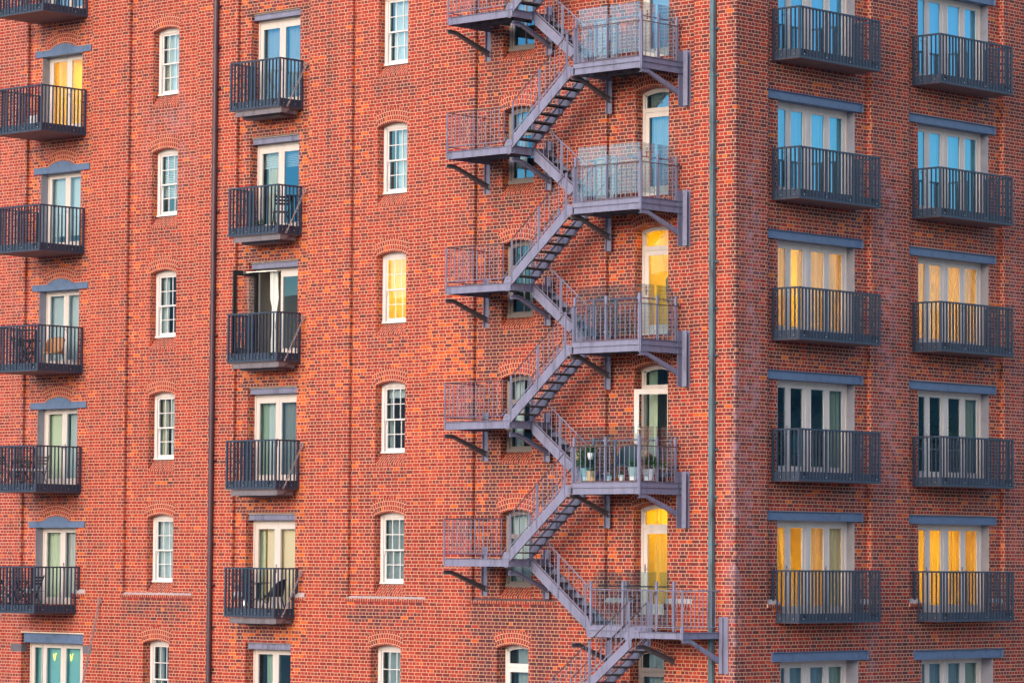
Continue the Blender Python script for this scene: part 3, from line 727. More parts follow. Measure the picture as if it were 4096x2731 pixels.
# right-hand facade, four-leaf doors
lvR = [(.06, .71), (.71, 1.36), (1.48, 2.19), (2.19, 2.90)]; pnR = [(.16, .61), (.80, 1.26), (1.58, 2.08), (2.29, 2.79)]
def rdoor(uo, z0, z1, sc=1.0):
    return french('R', uo, uo + 2.96 * sc, z0, z1, -.345, [(uo + a * sc, uo + b * sc) for a, b in lvR], [(uo + a * sc, uo + b * sc) for a, b in pnR],
                  fw=.055, pb=.19, pt=.135, mull=[(uo + 1.36 * sc, uo + 1.48 * sc)], name='folding_door')
YL = [('lit', 'lamp_glow', [(.5, .5, .0, .16)])]
cR = {0: {3: ('window_glass_blue', [BL(0, 1, .99, 'blind_white'), DR(.9, 1.0, 'curtain_cream')]),
          2: ('window_glass_blue', [DR(.0, .55, 'curtain_white'), DR(.56, .88, 'curtain_white'), DR(.9, 1.0, 'blind_beige')]),
          1: ('window_glass_clear', [('lit', 'lamp_glow', [(.33, .80, .85, .07), (.8, .8, .9, .06)]), DR(0, .33, 'curtain_lit_pale'), DR(.43, .80, 'curtain_lit_pale', amp=.045), DR(.82, 1.0, 'curtain_lit_pale')]),
          0: ('window_glass', [('room', 'room_mid'), DR(.82, .97, 'blind_beige')]),
          -1: ('window_glass_clear', [('lit', 'lamp_glow', [(.36, .55, .12, .10)]), DR(0, .20, 'curtain_lit'), DR(.20, .33, 'curtain_lit_pale', lean=.30), DR(.5, .78, 'curtain_lit_pale', lam=.16, lean=-.10), DR(.84, 1.0, 'blind_beige')])},
      1: {3: ('window_glass_blue', [BL(0, 1, .99, 'blind_white'), DR(.9, 1, 'blind_beige')]),
          2: ('window_glass_blue', [DR(0, .52, 'curtain_white'), DR(.54, .84, 'curtain_white'), DR(.86, 1.0, 'blind_beige')]),
          1: ('window_glass_clear', [('lit', 'lamp_glow', [(.6, .8, .6, .08), (.2, .8, .9, .05)]), DR(0, .5, 'curtain_lit_pale'), DR(.5, .80, 'curtain_lit'), DR(.82, 1.0, 'curtain_lit_pale')]),
          0: ('window_glass', [('room', 'room_mid'), DR(.84, .97, 'blind_beige'), DR(.0, .05, 'blind_beige')]),
          -1: ('window_glass_clear', [('lit', 'lamp_glow', [(.5, .6, .05, .12)]), DR(0, .5, 'curtain_lit'), DR(.5, 1.0, 'curtain_lit')])}}
DOORS = {}
for ci, (uo, sc) in enumerate(((1.70, 1.0), (7.22, 2.98 / 2.96))):
    proto, rc = rdoor(uo, 2.075, P + .955, sc); hs = []
    ins = {n: place(proto, n) for n in (0, -1, 1, 2, 3)}
    for n in NS:
        gm, sp = cR[ci][n]; w = ins[n]; DOORS[(ci, n)] = w
        panes(w, 'R', rc, gm); dress(w, 'R', uo, uo + 2.96, 2.075, P + .955, -.345, sp, depth=2.1, exu=.2)
        handle('R', uo + .66 * sc, 2.075 + 1.02, -.36, w, -1); handle('R', uo + 2.14 * sc, 2.075 + 1.02, -.36, w, 1)
    w, rc = rdoor(uo - .02, -4.5, -2.31, sc); panes(w, 'R', rc, 'window_glass')
    dress(w, 'R', uo, uo + 2.95, -4.5, -2.31, -.345, [DR(0, .8, 'curtain_grey', amp=.04), DR(.82, 1.0, 'blind_beige'), ('room', 'room_wall')], depth=2.1, exu=.2)
# third bay of the right facade, just outside the picture
proto, rc = rdoor(12.73, 2.075, P + .955)
for n in NS:
    w = place(proto, n) if n else proto
    panes(w, 'R', rc, 'window_glass'); dress(w, 'R', 12.73, 15.69, 2.075, P + .955, -.345, [DR(0, 1, 'curtain_white')], depth=2.1, exu=.1)

# arched fanlight doors (column 5) and arched windows (column 4)
def arc_pts(uc, half, crown, rise, off, K=12, f=1.0):
    R = (half * half + rise * rise) / (2 * rise); zc = crown - R; r = R - off
    h2 = half - off * f; ph = math.asin(h2 / r)
    return [(uc + r * math.sin(-ph + 2 * ph * i / K), zc + r * math.cos(-ph + 2 * ph * i / K)) for i in range(K + 1)]
def fan_frame(mb, uc, half, crown, rise, zb, ztr, d, fw=.07, tr=.10):
    o = arc_pts(uc, half, crown, rise, 0); i_ = arc_pts(uc, half, crown, rise, fw); n = len(o)
    for k in range(n - 1):
        for d0, d1 in ((d - .10, d),):
            pts = [(o[k][0], d, o[k][1]), (o[k + 1][0], d, o[k + 1][1]), (i_[k + 1][0], d, i_[k + 1][1]), (i_[k][0], d, i_[k][1])]
            mb.add(pts + [(a, d - .1, c) for a, b, c in pts], [(0, 1, 2, 3), (7, 6, 5, 4), (3, 2, 6, 7), (0, 4, 5, 1)])
            q = [(i_[k][0], d - .03, i_[k][1]), (i_[k + 1][0], d - .03, i_[k + 1][1]), (i_[k + 1][0], d - .03, i_[k + 1][1] - .035), (i_[k][0], d - .03, i_[k][1] - .035)]
            mb.add(q + [(a, d - .07, c) for a, b, c in q], [(0, 1, 2, 3), (3, 2, 6, 7)])
    mb.box(uc - half, uc - half + fw, d - .1, d, zb, o[0][1]); mb.box(uc + half - fw, uc + half, d - .1, d, zb, o[-1][1])
    mb.box(uc - half + fw, uc + half - fw, d - .1, d + .002, ztr, ztr + tr)
    mb.box(uc - half + fw, uc - half + fw + .035, d - .07, d - .03, ztr + tr, i_[0][1]); mb.box(uc + half - fw - .035, uc + half - fw, d - .07, d - .03, ztr + tr, i_[-1][1])
def fan_pane(w, uc, half, crown, rise, zb, d, fw, mat):
    i_ = arc_pts(uc, half, crown, rise, fw + .02)
    pts = [(uc - half + fw, d, zb), (uc + half - fw, d, zb)] + [(a, d, c) for a, c in reversed(i_)]
    MB('L').add(pts, [tuple(range(len(pts)))]).build('pane', mat, w, fix=False)
def leaf(w, a, b, z0, z1, d, sw, mat, glass, hs=1):
    mb = MB('L'); frame_ring(mb, a, b, z0, z1, d - .05, d, sw, sw, .20); l_ = mb.build('door_leaf', mat, w)
    MB('L').quad((a + sw, d - .025, z0 + .2), (b - sw, d - .025, z0 + .2), (b - sw, d - .025, z1 - sw), (a + sw, d - .025, z1 - sw)).build('pane', glass, w, fix=False)
    return l_
UC5 = -2.628; CR5 = P + 1.345; TR5 = P + .78
c5 = {3: ('window_glass_azure', [BL(0, 1, .99, 'blind_white')]), 2: ('window_glass_azure', [DR(0.06, 1, 'curtain_white', lam=.09)]),
      1: ('window_glass_clear', [('lit', 'lamp_glow', [(.9, .2, .1, .07)])]), 0: ('window_glass', [('room', 'room_dark'), DR(.02, .30, 'curtain_green')]),
      -1: ('window_glass_clear', [('lit', 'lamp_glow', [(.6, .6, .1, .05)]), DR(.18, 1.0, 'curtain_lit', lam=.11)])}
for n in NS:
    gm, sp = c5[n]; mb = MB('L'); fan_frame(mb, UC5, .512, CR5, .10, 2.05, TR5, -.38); mb.box(UC5 - .51, UC5 + .51, -.48, -.33, 2.045, 2.085)
    w = mb.build('arched_door', 'cream_paint', bld); w.location = (0, 0, P * n)
    fan_pane(w, UC5, .512, CR5, .10, TR5 + .10, -.43, .07, gm if n != 0 else 'window_glass')
    if n != 0:
        leaf(w, UC5 - .44, UC5 + .44, 2.09, TR5 - .005, -.395, .115, 'cream_paint', gm); handle('L', UC5 - .385, 3.12, -.395, w, 1)
    else:
        # leaf standing ajar, hinged on its right side and opening outward
        a, b, z0, z1 = -.93, 0.0, 2.09, TR5 - .01; mb = MB('W'); ang = math.radians(24); cx, cy = UC5 + .44, .39
        def rt(x, y): return (cx + x * math.cos(ang) - y * math.sin(ang), cy + x * math.sin(ang) + y * math.cos(ang))
        def obox(mb, x0, x1, y0, y1, c0, c1):
            p = [(*rt(x, y), z) for z in (c0, c1) for y in (y0, y1) for x in (x0, x1)]
            mb.add(p, [(0, 2, 3, 1), (4, 5, 7, 6), (0, 1, 5, 4), (2, 6, 7, 3), (0, 4, 6, 2), (1, 3, 7, 5)])
        for x0, x1, c0, c1 in ((a, a + .12, z0, z1), (b - .12, b, z0, z1), (a + .12, b - .12, z1 - .12, z1), (a + .12, b - .12, z0, z0 + .2)): obox(mb, x0, x1, -.05, 0, c0, c1)
        l_ = mb.build('door_leaf', 'cream_paint', w); l_['label'] = 'cream door leaf standing ajar, opened outward'
        MB('W').quad((*rt(a + .12, -.02), z0 + .2), (*rt(b - .12, -.02), z0 + .2), (*rt(b - .12, -.02), z1 - .12), (*rt(a + .12, -.02), z1 - .12)).build('pane', 'window_glass_clear', w, fix=False)
        mb = MB('W'); obox(mb, a + .045, a + .08, -.066, -.05, 3.0, 3.24); obox(mb, a + .045, a + .17, -.10, -.08, 3.10, 3.12); mb.build('handle', 'chrome', w)
    dress(w, 'L', UC5 - .44, UC5 + .44, 2.09, CR5 - .03, -.38, sp, depth=.78, exu=.15)
    if n == 1: w['label'] = 'arched door lit bright yellow, dark coat hanging behind the glass'
    if n == 1:
        mb = MB('L'); mb.prism([(UC5 + .10, 3.35), (UC5 + .16, 3.42), (UC5 + .24, 3.36), (UC5 + .34, 3.10), (UC5 + .38, 2.78), (UC5 + .26, 2.70), (UC5 + .14, 2.80), (UC5 + .11, 3.1)], -.62, -.52)
        mb.tube([(UC5 + .17, -.57, 3.40), (UC5 + .17, -.57, 3.50), (UC5 + .21, -.57, 3.53)], .008); mb.build('hanging_coat', 'coat_grey', w)
UC4 = -6.895; CR4 = P + 1.243; TR4 = P + .60
c4 = {3: ('window_glass_azure', [BL(0, 1, .5, 'blind_white')]), 2: ('window_glass_azure', [DR(.0, .45, 'curtain_white')]), 1: ('window_glass', [DR(.55, 1., 'curtain_grey'), ('room', 'room_dark')]),
      0: ('window_glass', [DR(0, .4, 'curtain_white'), ('room', 'room_dark')]), -1: ('window_glass', [DR(0, .9, 'curtain_white')])}
for n in NS:
    gm, sp = c4[n]; mb = MB('L'); fan_frame(mb, UC4, .512, CR4, .093, 2.645, TR4, -.33, fw=.085, tr=.05)
    mb.box(UC4 - .51, UC4 + .51, -.45, -.30, 2.64, 2.71)
    w = mb.build('arched_window', 'taupe_paint', bld); w.location = (0, 0, P * n)
    fan_pane(w, UC4, .512, CR4, .093, TR4 + .05, -.40, .085, gm)
    mb = MB('L'); frame_ring(mb, UC4 - .427, UC4 + .427, 2.71, TR4, -.40, -.355, .06, .05, .07); mb.box(UC4 - .016, UC4 + .016, -.39, -.365, 2.78, TR4 - .05); mb.build('sash', 'taupe_paint', w)
    mb = MB('L'); [mb.box(UC4 + x - .010, UC4 + x + .010, -.395, -.375, TR4 + .05, CR4 - .10) for x in (-.13, .13)]; mb.build('glazing_bar', 'taupe_paint', w)
    MB('L').quad((UC4 - .367, -.385, 2.78), (UC4 + .367, -.385, 2.78), (UC4 + .367, -.385, TR4 - .05), (UC4 - .367, -.385, TR4 - .05)).build('pane', gm, w, fix=False)
    dress(w, 'L', UC4 - .42, UC4 + .42, 2.70, CR4 - .03, -.33, sp)
for uc, cr, fm, sp in ((-6.865, -2.005, 'white_paint', [('room', 'room_dark'), DR(.2, .8, 'curtain_grey')]), (-2.62, -2.0, 'taupe_paint', [('room', 'room_dark'), DR(.1, .95, 'curtain_grey')])):
    mb = MB('L'); fan_frame(mb, uc, .512, cr, .09, -4.5, cr - .56, -.30); w = mb.build('arched_door', fm, bld)
    fan_pane(w, uc, .512, cr, .09, cr - .46, -.35, .07, 'window_glass')
    leaf(w, uc - .44, uc + .44, -4.5, cr - .565, -.285, .10, fm, 'window_glass')
    dress(w, 'L', uc - .44, uc + .44, -4.5, cr - .03, -.30, sp, depth=.8, exu=.1)

# ------------------------------------------------------------------ balconies
def railing(mb, side, p, q, zb, zt, skirt, sp=.130, posts=(), post=.05, corner=True):
    """slatted railing between plan points p and q (u,d)"""
    (u0, d0), (u1, d1) = p, q; L = math.hypot(u1 - u0, d1 - d0); k = int(round(L / sp)); alongu = abs(u1 - u0) > abs(d1 - d0)
    w, dp = .0070, .024
    for i in range(k + 1 if corner else k):
        f = i / k; u, d = u0 + (u1 - u0) * f, d0 + (d1 - d0) * f
        big = i in posts or i in (0, k)
        a, b = (post / 2, post / 2) if big else ((w, dp) if alongu else (dp, w))
        mb.box(u - a, u + a, d - b, d + b, zb + .03, zt - .04)
    a, b = (0, .026) if alongu else (.026, 0); e = .025
    lo = (min(u0, u1) - (e if alongu else a), max(u0, u1) + (e if alongu else a), min(d0, d1) - (b if alongu else e), max(d0, d1) + (b if alongu else e))
    if not corner: lo = (lo[0], lo[1], lo[2], d1 - .0262)
    mb.box(*lo, zt - .04, zt)
    mb.box(*lo, zb, zb + .045)
def balcony(side, u0, u1, dep, zb, zt, label, group, beam=False, skirt=.22, loc=None, wall=-.0):
    base = MAP(side)(((u0 + u1) / 2, 0, zb)); t = thing('balcony', label, 'balcony', base, group)
    n = int(round((u1 - u0) / .130))
    mb = MB(side); railing(mb, side, (u0, dep), (u1, dep), zb, zt, skirt, posts=(round(n / 3), round(n * 2 / 3)) if n > 20 else (round(n * .43), round(n * .5))); mb.build('front_railing', 'balcony_steel', t)
    for uu in (u0, u1):
        mb = MB(side); railing(mb, side, (uu, wall + .03), (uu, dep), zb, zt, skirt, corner=False); mb.build('side_railing', 'balcony_steel', t)
    mb = MB(side); e = .004
    mb.box(u0 + .02, u1 - .02, dep - e - .004, dep - e, zb + .02, zb + skirt)
    mb.box(u0 + e, u0 + e + .004, wall, dep - e, zb + .02, zb + skirt); mb.box(u1 - e - .004, u1 - e, wall, dep - e, zb + .02, zb + skirt)
    for uu in [u0 + .16, u0 + .16 + (u1 - u0) * .27, u0 + (u1 - u0) * .62, u1 - .13]:
        mb.cur = 1; mb.box(uu - .012, uu + .012, dep + .022, dep + .030, zb + .085, zb + .105)
    for dd in (dep * .22, dep * .8):
        for uu, s_ in ((u0, -1), (u1, 1)): mb.box(uu + s_ * .022 - .004, uu + s_ * .022 + .004, dd - .012, dd + .012, zb + .085, zb + .105)
    mb.cur = 2
    for uu in (u0 + .22, u1 - .24): mb.box(uu - .035, uu + .035, dep + .0, dep + .031, zb + .14, zb + .20)
    mb.build('kick_panel', ['balcony_steel', 'bolt_metal', 'dark_metal'], t)
    mb = MB(side); mb.box(u0 - .02, u1 + .02, -D + .002 if wall < 0 else .002, dep + .02, zb - .008, zb - .002); mb.build('soffit', 'soffit_panel', t)
    mb = MB(side); mb.box(u0 + .035, u1 - .035, -.36, dep - .04, zb + .10, zb + .16); mb.build('floor', 'stair_steel_dark', t)
    if beam:
        mb = MB(side); a, b = u0 + .13, u1 + .035; f = dep - .03
        mb.box(a, b, f - .012, f, zb - .155, zb - .03); mb.box(a, b, f, f + .03, zb - .165, zb - .155); mb.box(a, b, f, f + .03, zb - .03, zb - .02)
        mb.prism([(f - .012, zb - .155), (f - .16, zb - .155), (f - .34, zb - .03), (f - .012, zb - .03)], b - .012, b, 'az'); mb.box(b - .10, b + .02, .02, f - .012, zb - .03, zb - .022)
        mb.box(b - .10, b - .09, .02, f - .02, zb - .155, zb - .04)
        mb.cur = 1; mb.box(a + .05, b - .3, 0.02, dep - .25, zb - .20, zb - .03)
        mb.build('support_channel', ['old_channel', 'stair_steel_dark'], t)
    return t
ordn = {3: 'topmost', 2: 'second from the top', 1: 'third from the top', 0: 'fourth from the top', -1: 'lowest'}
G0 = 'deep balconies of the far left column'; G2 = 'chained balconies right of the dark drainpipe'; GA = 'balconies nearest the corner on the right facade'; GB = 'balconies of the rightmost column'
labs0 = {4: 'dark slatted balcony cut by the top left edge of the photo', 3: 'deep dark slatted balcony before the yellow lit door', 2: 'deep dark slatted balcony at far left holding only a handrail, empty',
         1: 'deep dark slatted balcony holding a tan rattan chair', 0: 'deep dark slatted balcony holding two pale wooden folding chairs', -1: 'deep dark slatted balcony above the big chain, black chairs inside'}
b0 = balcony('L', -25.02, -23.055, 1.45, 1.785, 3.045, labs0[0], G0, wall=-D)
BAL = {(0, 0): b0}
for n in (-1, 1, 2, 3, 4): BAL[(0, n)] = copy_tree(b0, P * n, None, labs0[n])
labs2 = {3: 'chained slatted balcony below pleated blue-white curtains, topmost of its column', 2: 'chained slatted balcony with a potted plant and folding chair', 1: 'chained slatted balcony before the door standing open',
         0: 'chained slatted balcony before pale cyan curtains, nothing on it', -1: 'chained slatted balcony holding a bistro table and black armchair'}
b2 = balcony('L', -16.30, -14.475, .70, 1.80, 3.062, labs2[0], G2, beam=True, wall=-D); BAL[(2, 0)] = b2
for n in (-1, 1, 2, 3): BAL[(2, n)] = copy_tree(b2, P * n, None, labs2[n])
ltA = {3: 'before cyan frosted door panes', 2: 'before blue reflecting curtained doors', 1: 'before doors with a warm wall lamp', 0: 'before dark doors with pale chairs inside', -1: 'before yellow lit doors with a drawn-back curtain'}
ltB = {3: 'before plain cyan blinds', 2: 'before blue reflecting curtained doors', 1: 'before dim warm curtains', 0: 'before dark teal door panes', -1: 'before bright yellow curtained doors'}
bA = balcony('R', 1.505, 4.585, .67, 1.885, 3.10, '', GA, wall=-D); bB = balcony('R', 7.01, 10.04, .70, 1.875, 3.09, '', GB, wall=-D)
for b_, k, lt, gl in ((bA, 3, ltA, 'column nearest the corner'), (bB, 4, ltB, 'rightmost column')):
    b_['label'] = 'balcony %s, %s, %s' % (lt[0], ordn[0], gl); BAL[(k, 0)] = b_
    for n in (-1, 1, 2, 3):
        BAL[(k, n)] = copy_tree(b_, P * n + (0.005 if n == -1 else 0), None, 'balcony %s, %s, %s' % (lt[n], ordn[n], gl))
bC = balcony('R', 12.55, 15.6, .70, 1.875, 3.09, 'dark slatted balcony beyond the right edge of the photo', 'balconies beyond the right edge', wall=-D)
for n in (1, 2, 3): copy_tree(bC, P * n)

# ------------------------------------------------------------------ chains
def chain(p, q, rod=.42, label='', group=None, link=.092, r=.0105):
    p, q = Vector(p), Vector(q)
    t = thing('support_chain', label, 'chain', tuple(p), group); dv = (q - p); L = dv.length; d = dv.normalized()
    mb = MB(); ring = [(p.x + .062 * math.cos(a), p.y - .06, p.z - .01 + .062 * math.sin(a)) for a in [2 * math.pi * k / 14 for k in range(14)]]
    mb.tube(ring, .014, 8, closed=True); mb.tube([(p.x, p.y + .03, p.z + .03), (p.x, p.y - .05, p.z + .03)], .02, 8); mb.build('ring_bolt', 'chain_iron', t)
    s = p + Vector((0, -.06, -.05)); dv = q - s; L = dv.length; d = dv.normalized()
    side = d.cross(Vector((1, 0, 0))).normalized(); oth = d.cross(side).normalized()
    def links(a, b):
        n = max(1, int((b - a) / (link * .76))); mb = MB()
        for i in range(n):
            c = s + d * (a + (i + .5) * (b - a) / n); ax = side if i % 2 else oth; h = link / 2 - r; w = link * .24
            pts = []
            for k in range(12):
                an = 2 * math.pi * k / 12; pts.append(tuple(c + d * (h * math.cos(an) * (1 if abs(math.cos(an)) > .5 else 1.1)) + ax * (w * math.sin(an))))
            mb.tube(pts, r, 6, closed=True)
        return mb
    mb = links(0, L * (1 - rod) if rod else L); 
    if rod:
        links(L * .86, L).build('chain_links', 'chain_iron', t)
    mb.build('chain_links', 'chain_iron', t)
    if rod:
        mb = MB(); a = s + d * L * (1 - rod); b = s + d * L * .86; mb.tube([a, b], .012, 8); mb.tube([a + (b - a) * .25, a + (b - a) * .8], .020, 8); mb.build('turnbuckle', 'chain_iron', t)
    return t
c_ = chain((-14.30, .10, 2.935), (-14.405, -.50, 1.79), label='iron chain from a wall ring to the balcony before pale cyan curtains', group='right-hand chains of the hung balconies')
cl = chain((-16.47, .10, 2.935), (-16.30, -.58, 1.80), label='iron chain behind the slats, left end of the balcony before cyan curtains', group='left-hand chains of the hung balconies')
for n, s_ in ((3, 'topmost hung balcony'), (2, 'hung balcony with the plant and chair'), (1, 'hung balcony before the open door'), (-1, 'hung balcony with the bistro table')):
    copy_tree(c_, P * n, None, 'iron chain, right end of the %s' % s_)
    copy_tree(cl, P * n, None, 'iron chain behind the slats, left end of the %s' % s_)
chain((-22.006, 0, -1.128), (-22.006, -1.25, -5.9), rod=0, label='long heavy iron chain slanting down from a ring below the lowest left balcony', link=.115, r=.0125)
chain((-26.05, 0, -1.128), (-26.05, -1.25, -5.9), rod=0, label='heavy iron chain at the very left edge of the photo, mostly cut off', link=.115, r=.0125)

# ------------------------------------------------------------------ drainpipes
def drain(u, name, label, mat, r, zs, blocky=False):
    t = thing('drainpipe', label, 'drainpipe', (u, -.1, BASE)); 
    mb = MB(); 
    if blocky: mb.box(u - r, u + r, -.14, -.04, BASE, ZT - .1)
    else: mb.tube([(u, -.09, BASE), (u, -.09, ZT - .1)], r, 14)
    mb.build('pipe', mat, t)
    for z in zs:
        mb = MB()
        if blocky: mb.box(u - r - .012, u + r + .012, -.15, -.02, z - .028, z + .028)
        else: mb.tube([(u, -.09, z - .035), (u, -.09, z + .035)], r + .014, 14)
        mb.box(u - r - .02, u + r + .07, -.05, -.0, z - .02, z + .02); mb.tube([(u + r + .045, -.075, z), (u + r + .045, -.04, z)], .014, 8)
        mb.build('pipe_clamp', mat, t)
drain(-17.585, 'drainpipe', 'dark brown cast drainpipe running full height left of the chained balconies', 'brown_pipe', .067, [1.50 + 1.089 * k - 6 * 1.089 for k in range(20)])
drain(-.615, 'drainpipe', 'green-stained copper drainpipe running full height beside the building corner', 'copper_patina', .056, [1.50 + 1.0805 * k - 6 * 1.0805 for k in range(20)], True)

# ------------------------------------------------------------------ fire escape
YF, YM, YW = 1.37, .64, .0            # outward distance of front plane, middle line, wall
fe = thing('fire_escape', 'lilac-grey steel fire escape zigzagging up the wall with glazed platforms', 'fire escape', (-4.8, -.7, -3.6))
ST, SD = 'stair_steel', 'stair_steel_dark'
def bolts(mb, pts, d=None, axis='d', r=.014):
    for (u, dd, z) in pts:
        if axis == 'd': mb.box(u - r, u + r, dd, dd + .012, z - r, z + r)
        else: mb.box(u, u + .012, dd - r, dd + r, z - r, z + r)
def bracket(u, z, yw=-D, gz=0.0, zt=.25, zb=-1.05, side_=1, wch=.14):
    """cantilever bracket: wall channel, strut"""
    mb = MB('L')
    mb.box(u - wch / 2, u + wch / 2, yw + .002, yw + .014, z + zb, z + zt); mb.box(u - wch / 2, u - wch / 2 + .012, yw + .014, yw + .075, z + zb, z + zt)
    bolts(mb, [(u + .03, yw + .014, z + t) for t in (zt - .09, -.38, zb + .1)]); mb.build('wall_channel', ST, fe)
    mb = MB('L')
    pts = [(YF - .01, z - .29), (YF - .24, z - .29), (yw + .01, z - .68), (yw + .01, z - .80), (YF - .27, z - .38), (YF - .01, z - .385)]
    mb.prism(pts, u - .008, u + .004, 'az')
    for (a, c), (b, e) in (((YF - .01, z - .292), (YF - .24, z - .292)), ((YF - .24, z - .292), (yw + .01, z - .682)), ((yw + .01, z - .798), (YF - .27, z - .378)), ((YF - .27, z - .378), (YF - .01, z - .383))):
        mb.bar((u + .03, a, c), (u + .03, b, e), .075, .010)
    mb.build('bracket', SD if side_ < 0 else ST, fe)
def beam(mb, p, q, z0, z1, out):
    """channel between plan points, web plus two flanges towards `out` (unit plan vector)"""
    (u0, d0), (u1, d1) = p, q; ou, od = out; t = .008
    def bx(a, b, c, e): mb.box(min(a, b), max(a, b), min(c, e), max(c, e), 0, 0)
    if ou == 0:
        mb.box(u0, u1, d0 - t, d0, z0, z1); mb.box(u0, u1, min(d0, d0 + od * .035), max(d0, d0 + od * .035), z0, z0 + .010); mb.box(u0, u1, min(d0, d0 + od * .035), max(d0, d0 + od * .035), z1 - .010, z1)
    else:
        mb.box(u0 - t, u0, d0, d1, z0, z1); mb.box(min(u0, u0 + ou * .035), max(u0, u0 + ou * .035), d0, d1, z0, z0 + .010); mb.box(min(u0, u0 + ou * .035), max(u0, u0 + ou * .035), d0, d1, z1 - .010, z1)
def baluster_run(mb, p, q, zf, zt_f, sp=.135, r=.0085, low=.10, inset=.1):
    """round balusters, p,q=(u,d); zf/zt_f = functions of fraction giving foot and top"""
    L = math.hypot(q[0] - p[0], q[1] - p[1]); n = max(1, int(L / sp))
    for i in range(1, n):
        f = i / n; u, d = p[0] + (q[0] - p[0]) * f, p[1] + (q[1] - p[1]) * f
        mb.tube([(u, d, zf(f)), (u, d, zt_f(f))], r, 6, caps=False)
def rail_post(mb, u, d, z0, z1, w=.05):
    mb.box(u - w / 2, u + w / 2, d - .008, d + .008, z0, z1); mb.box(u - .008, u + .008, d - w / 2, d + w / 2, z0, z1)
XL, XR = -7.86, -5.73       # landing
PL_, PR_ = -3.80, -1.70     # platform
def landing(z):
    zt, zb = z, z - .185
    mb = MB('L')
    beam(mb, (XL, YF), (XR, YF), zb, zt, (0, 1)); beam(mb, (XR, .02), (XR, YF), zb, zt, (1, 0)); mb.box(XL, XL + .008, -D, YF, zb, zt)
    mb.box(XR - .0, XR + .010, YM - .14, YM + .10, zb - .01, zt + .02); mb.box(XL, XL + .012, YF - .12, YF + .02, zb, zt)
    bolts(mb, [(XR + .010, YM + x, zb + y) for x in (-.10, -.04, .06) for y in (.05, .14)], axis='u'); bolts(mb, [(XR + .0, YF - x, zb + y) for x in (.10, .15) for y in (.05, .13)], axis='u')
    bolts(mb, [(XL + x, YF, zb + y) for x in (.06, .12) for y in (.05, .13)])
    mb.prism([(XR - .23, zt + .02), (XR - .15, zt + .17), (XR + .02, zt + .12), (XR - .01, zt - .10), (XR - .04, zb - .02), (XR - .14, zb - .02)], YF + .002, YF + .014)
    bolts(mb, [(XR - .12 + x, YF + .014, z + y) for x in (0, .05) for y in (.10, .0, -.06, -.14)])
    mb.build('landing_frame', ST, fe)
    mb = MB('L'); mb.box(XL + .012, XR - .012, -D + .04, YF - .01, zt - .035, zt - .025)
    for k in range(1, 6): x = XL + (XR - XL) * k / 6; mb.box(x - .004, x + .004, -D + .04, YF - .012, zt - .11, zt - .036)
    mb.box(XL + .012, XR - .012, .60, .608, zt - .15, zt - .036)
    mb.build('deck_plate', SD, fe)
    zt2 = z + .945; lo = z + .115
    mb = MB('L')
    baluster_run(mb, (XL, YF), (XR - .28, YF), lambda f: lo, lambda f: zt2); baluster_run(mb, (XL, -D), (XL, YF), lambda f: lo, lambda f: zt2)
    mb.tube([(XL, -D + .02, lo), (XL, YF, lo), (XR - .26, YF, lo), (XR - .10, YF, lo + .16)], .012, 6)
    rail_post(mb, XL, YF, z - .12, zt2)
    for x in (XR - .26,): mb.tube([(x, YF, lo), (x, YF, zt2)], .0085, 6)
    mb.build('landing_railing', ST, fe)
    MB('L').tube([(XL, -D + .02, zt2), (XL, YF, zt2), (XR - .08, YF, zt2)], .013, 8).build('handrail', 'handrail_steel', fe)
    bracket(XL - .03, z + .0, side_=-1, zt=.29, zb=-.90); bracket(XR - .03, z + .0, yw=0.0, zt=.22, zb=-.95)
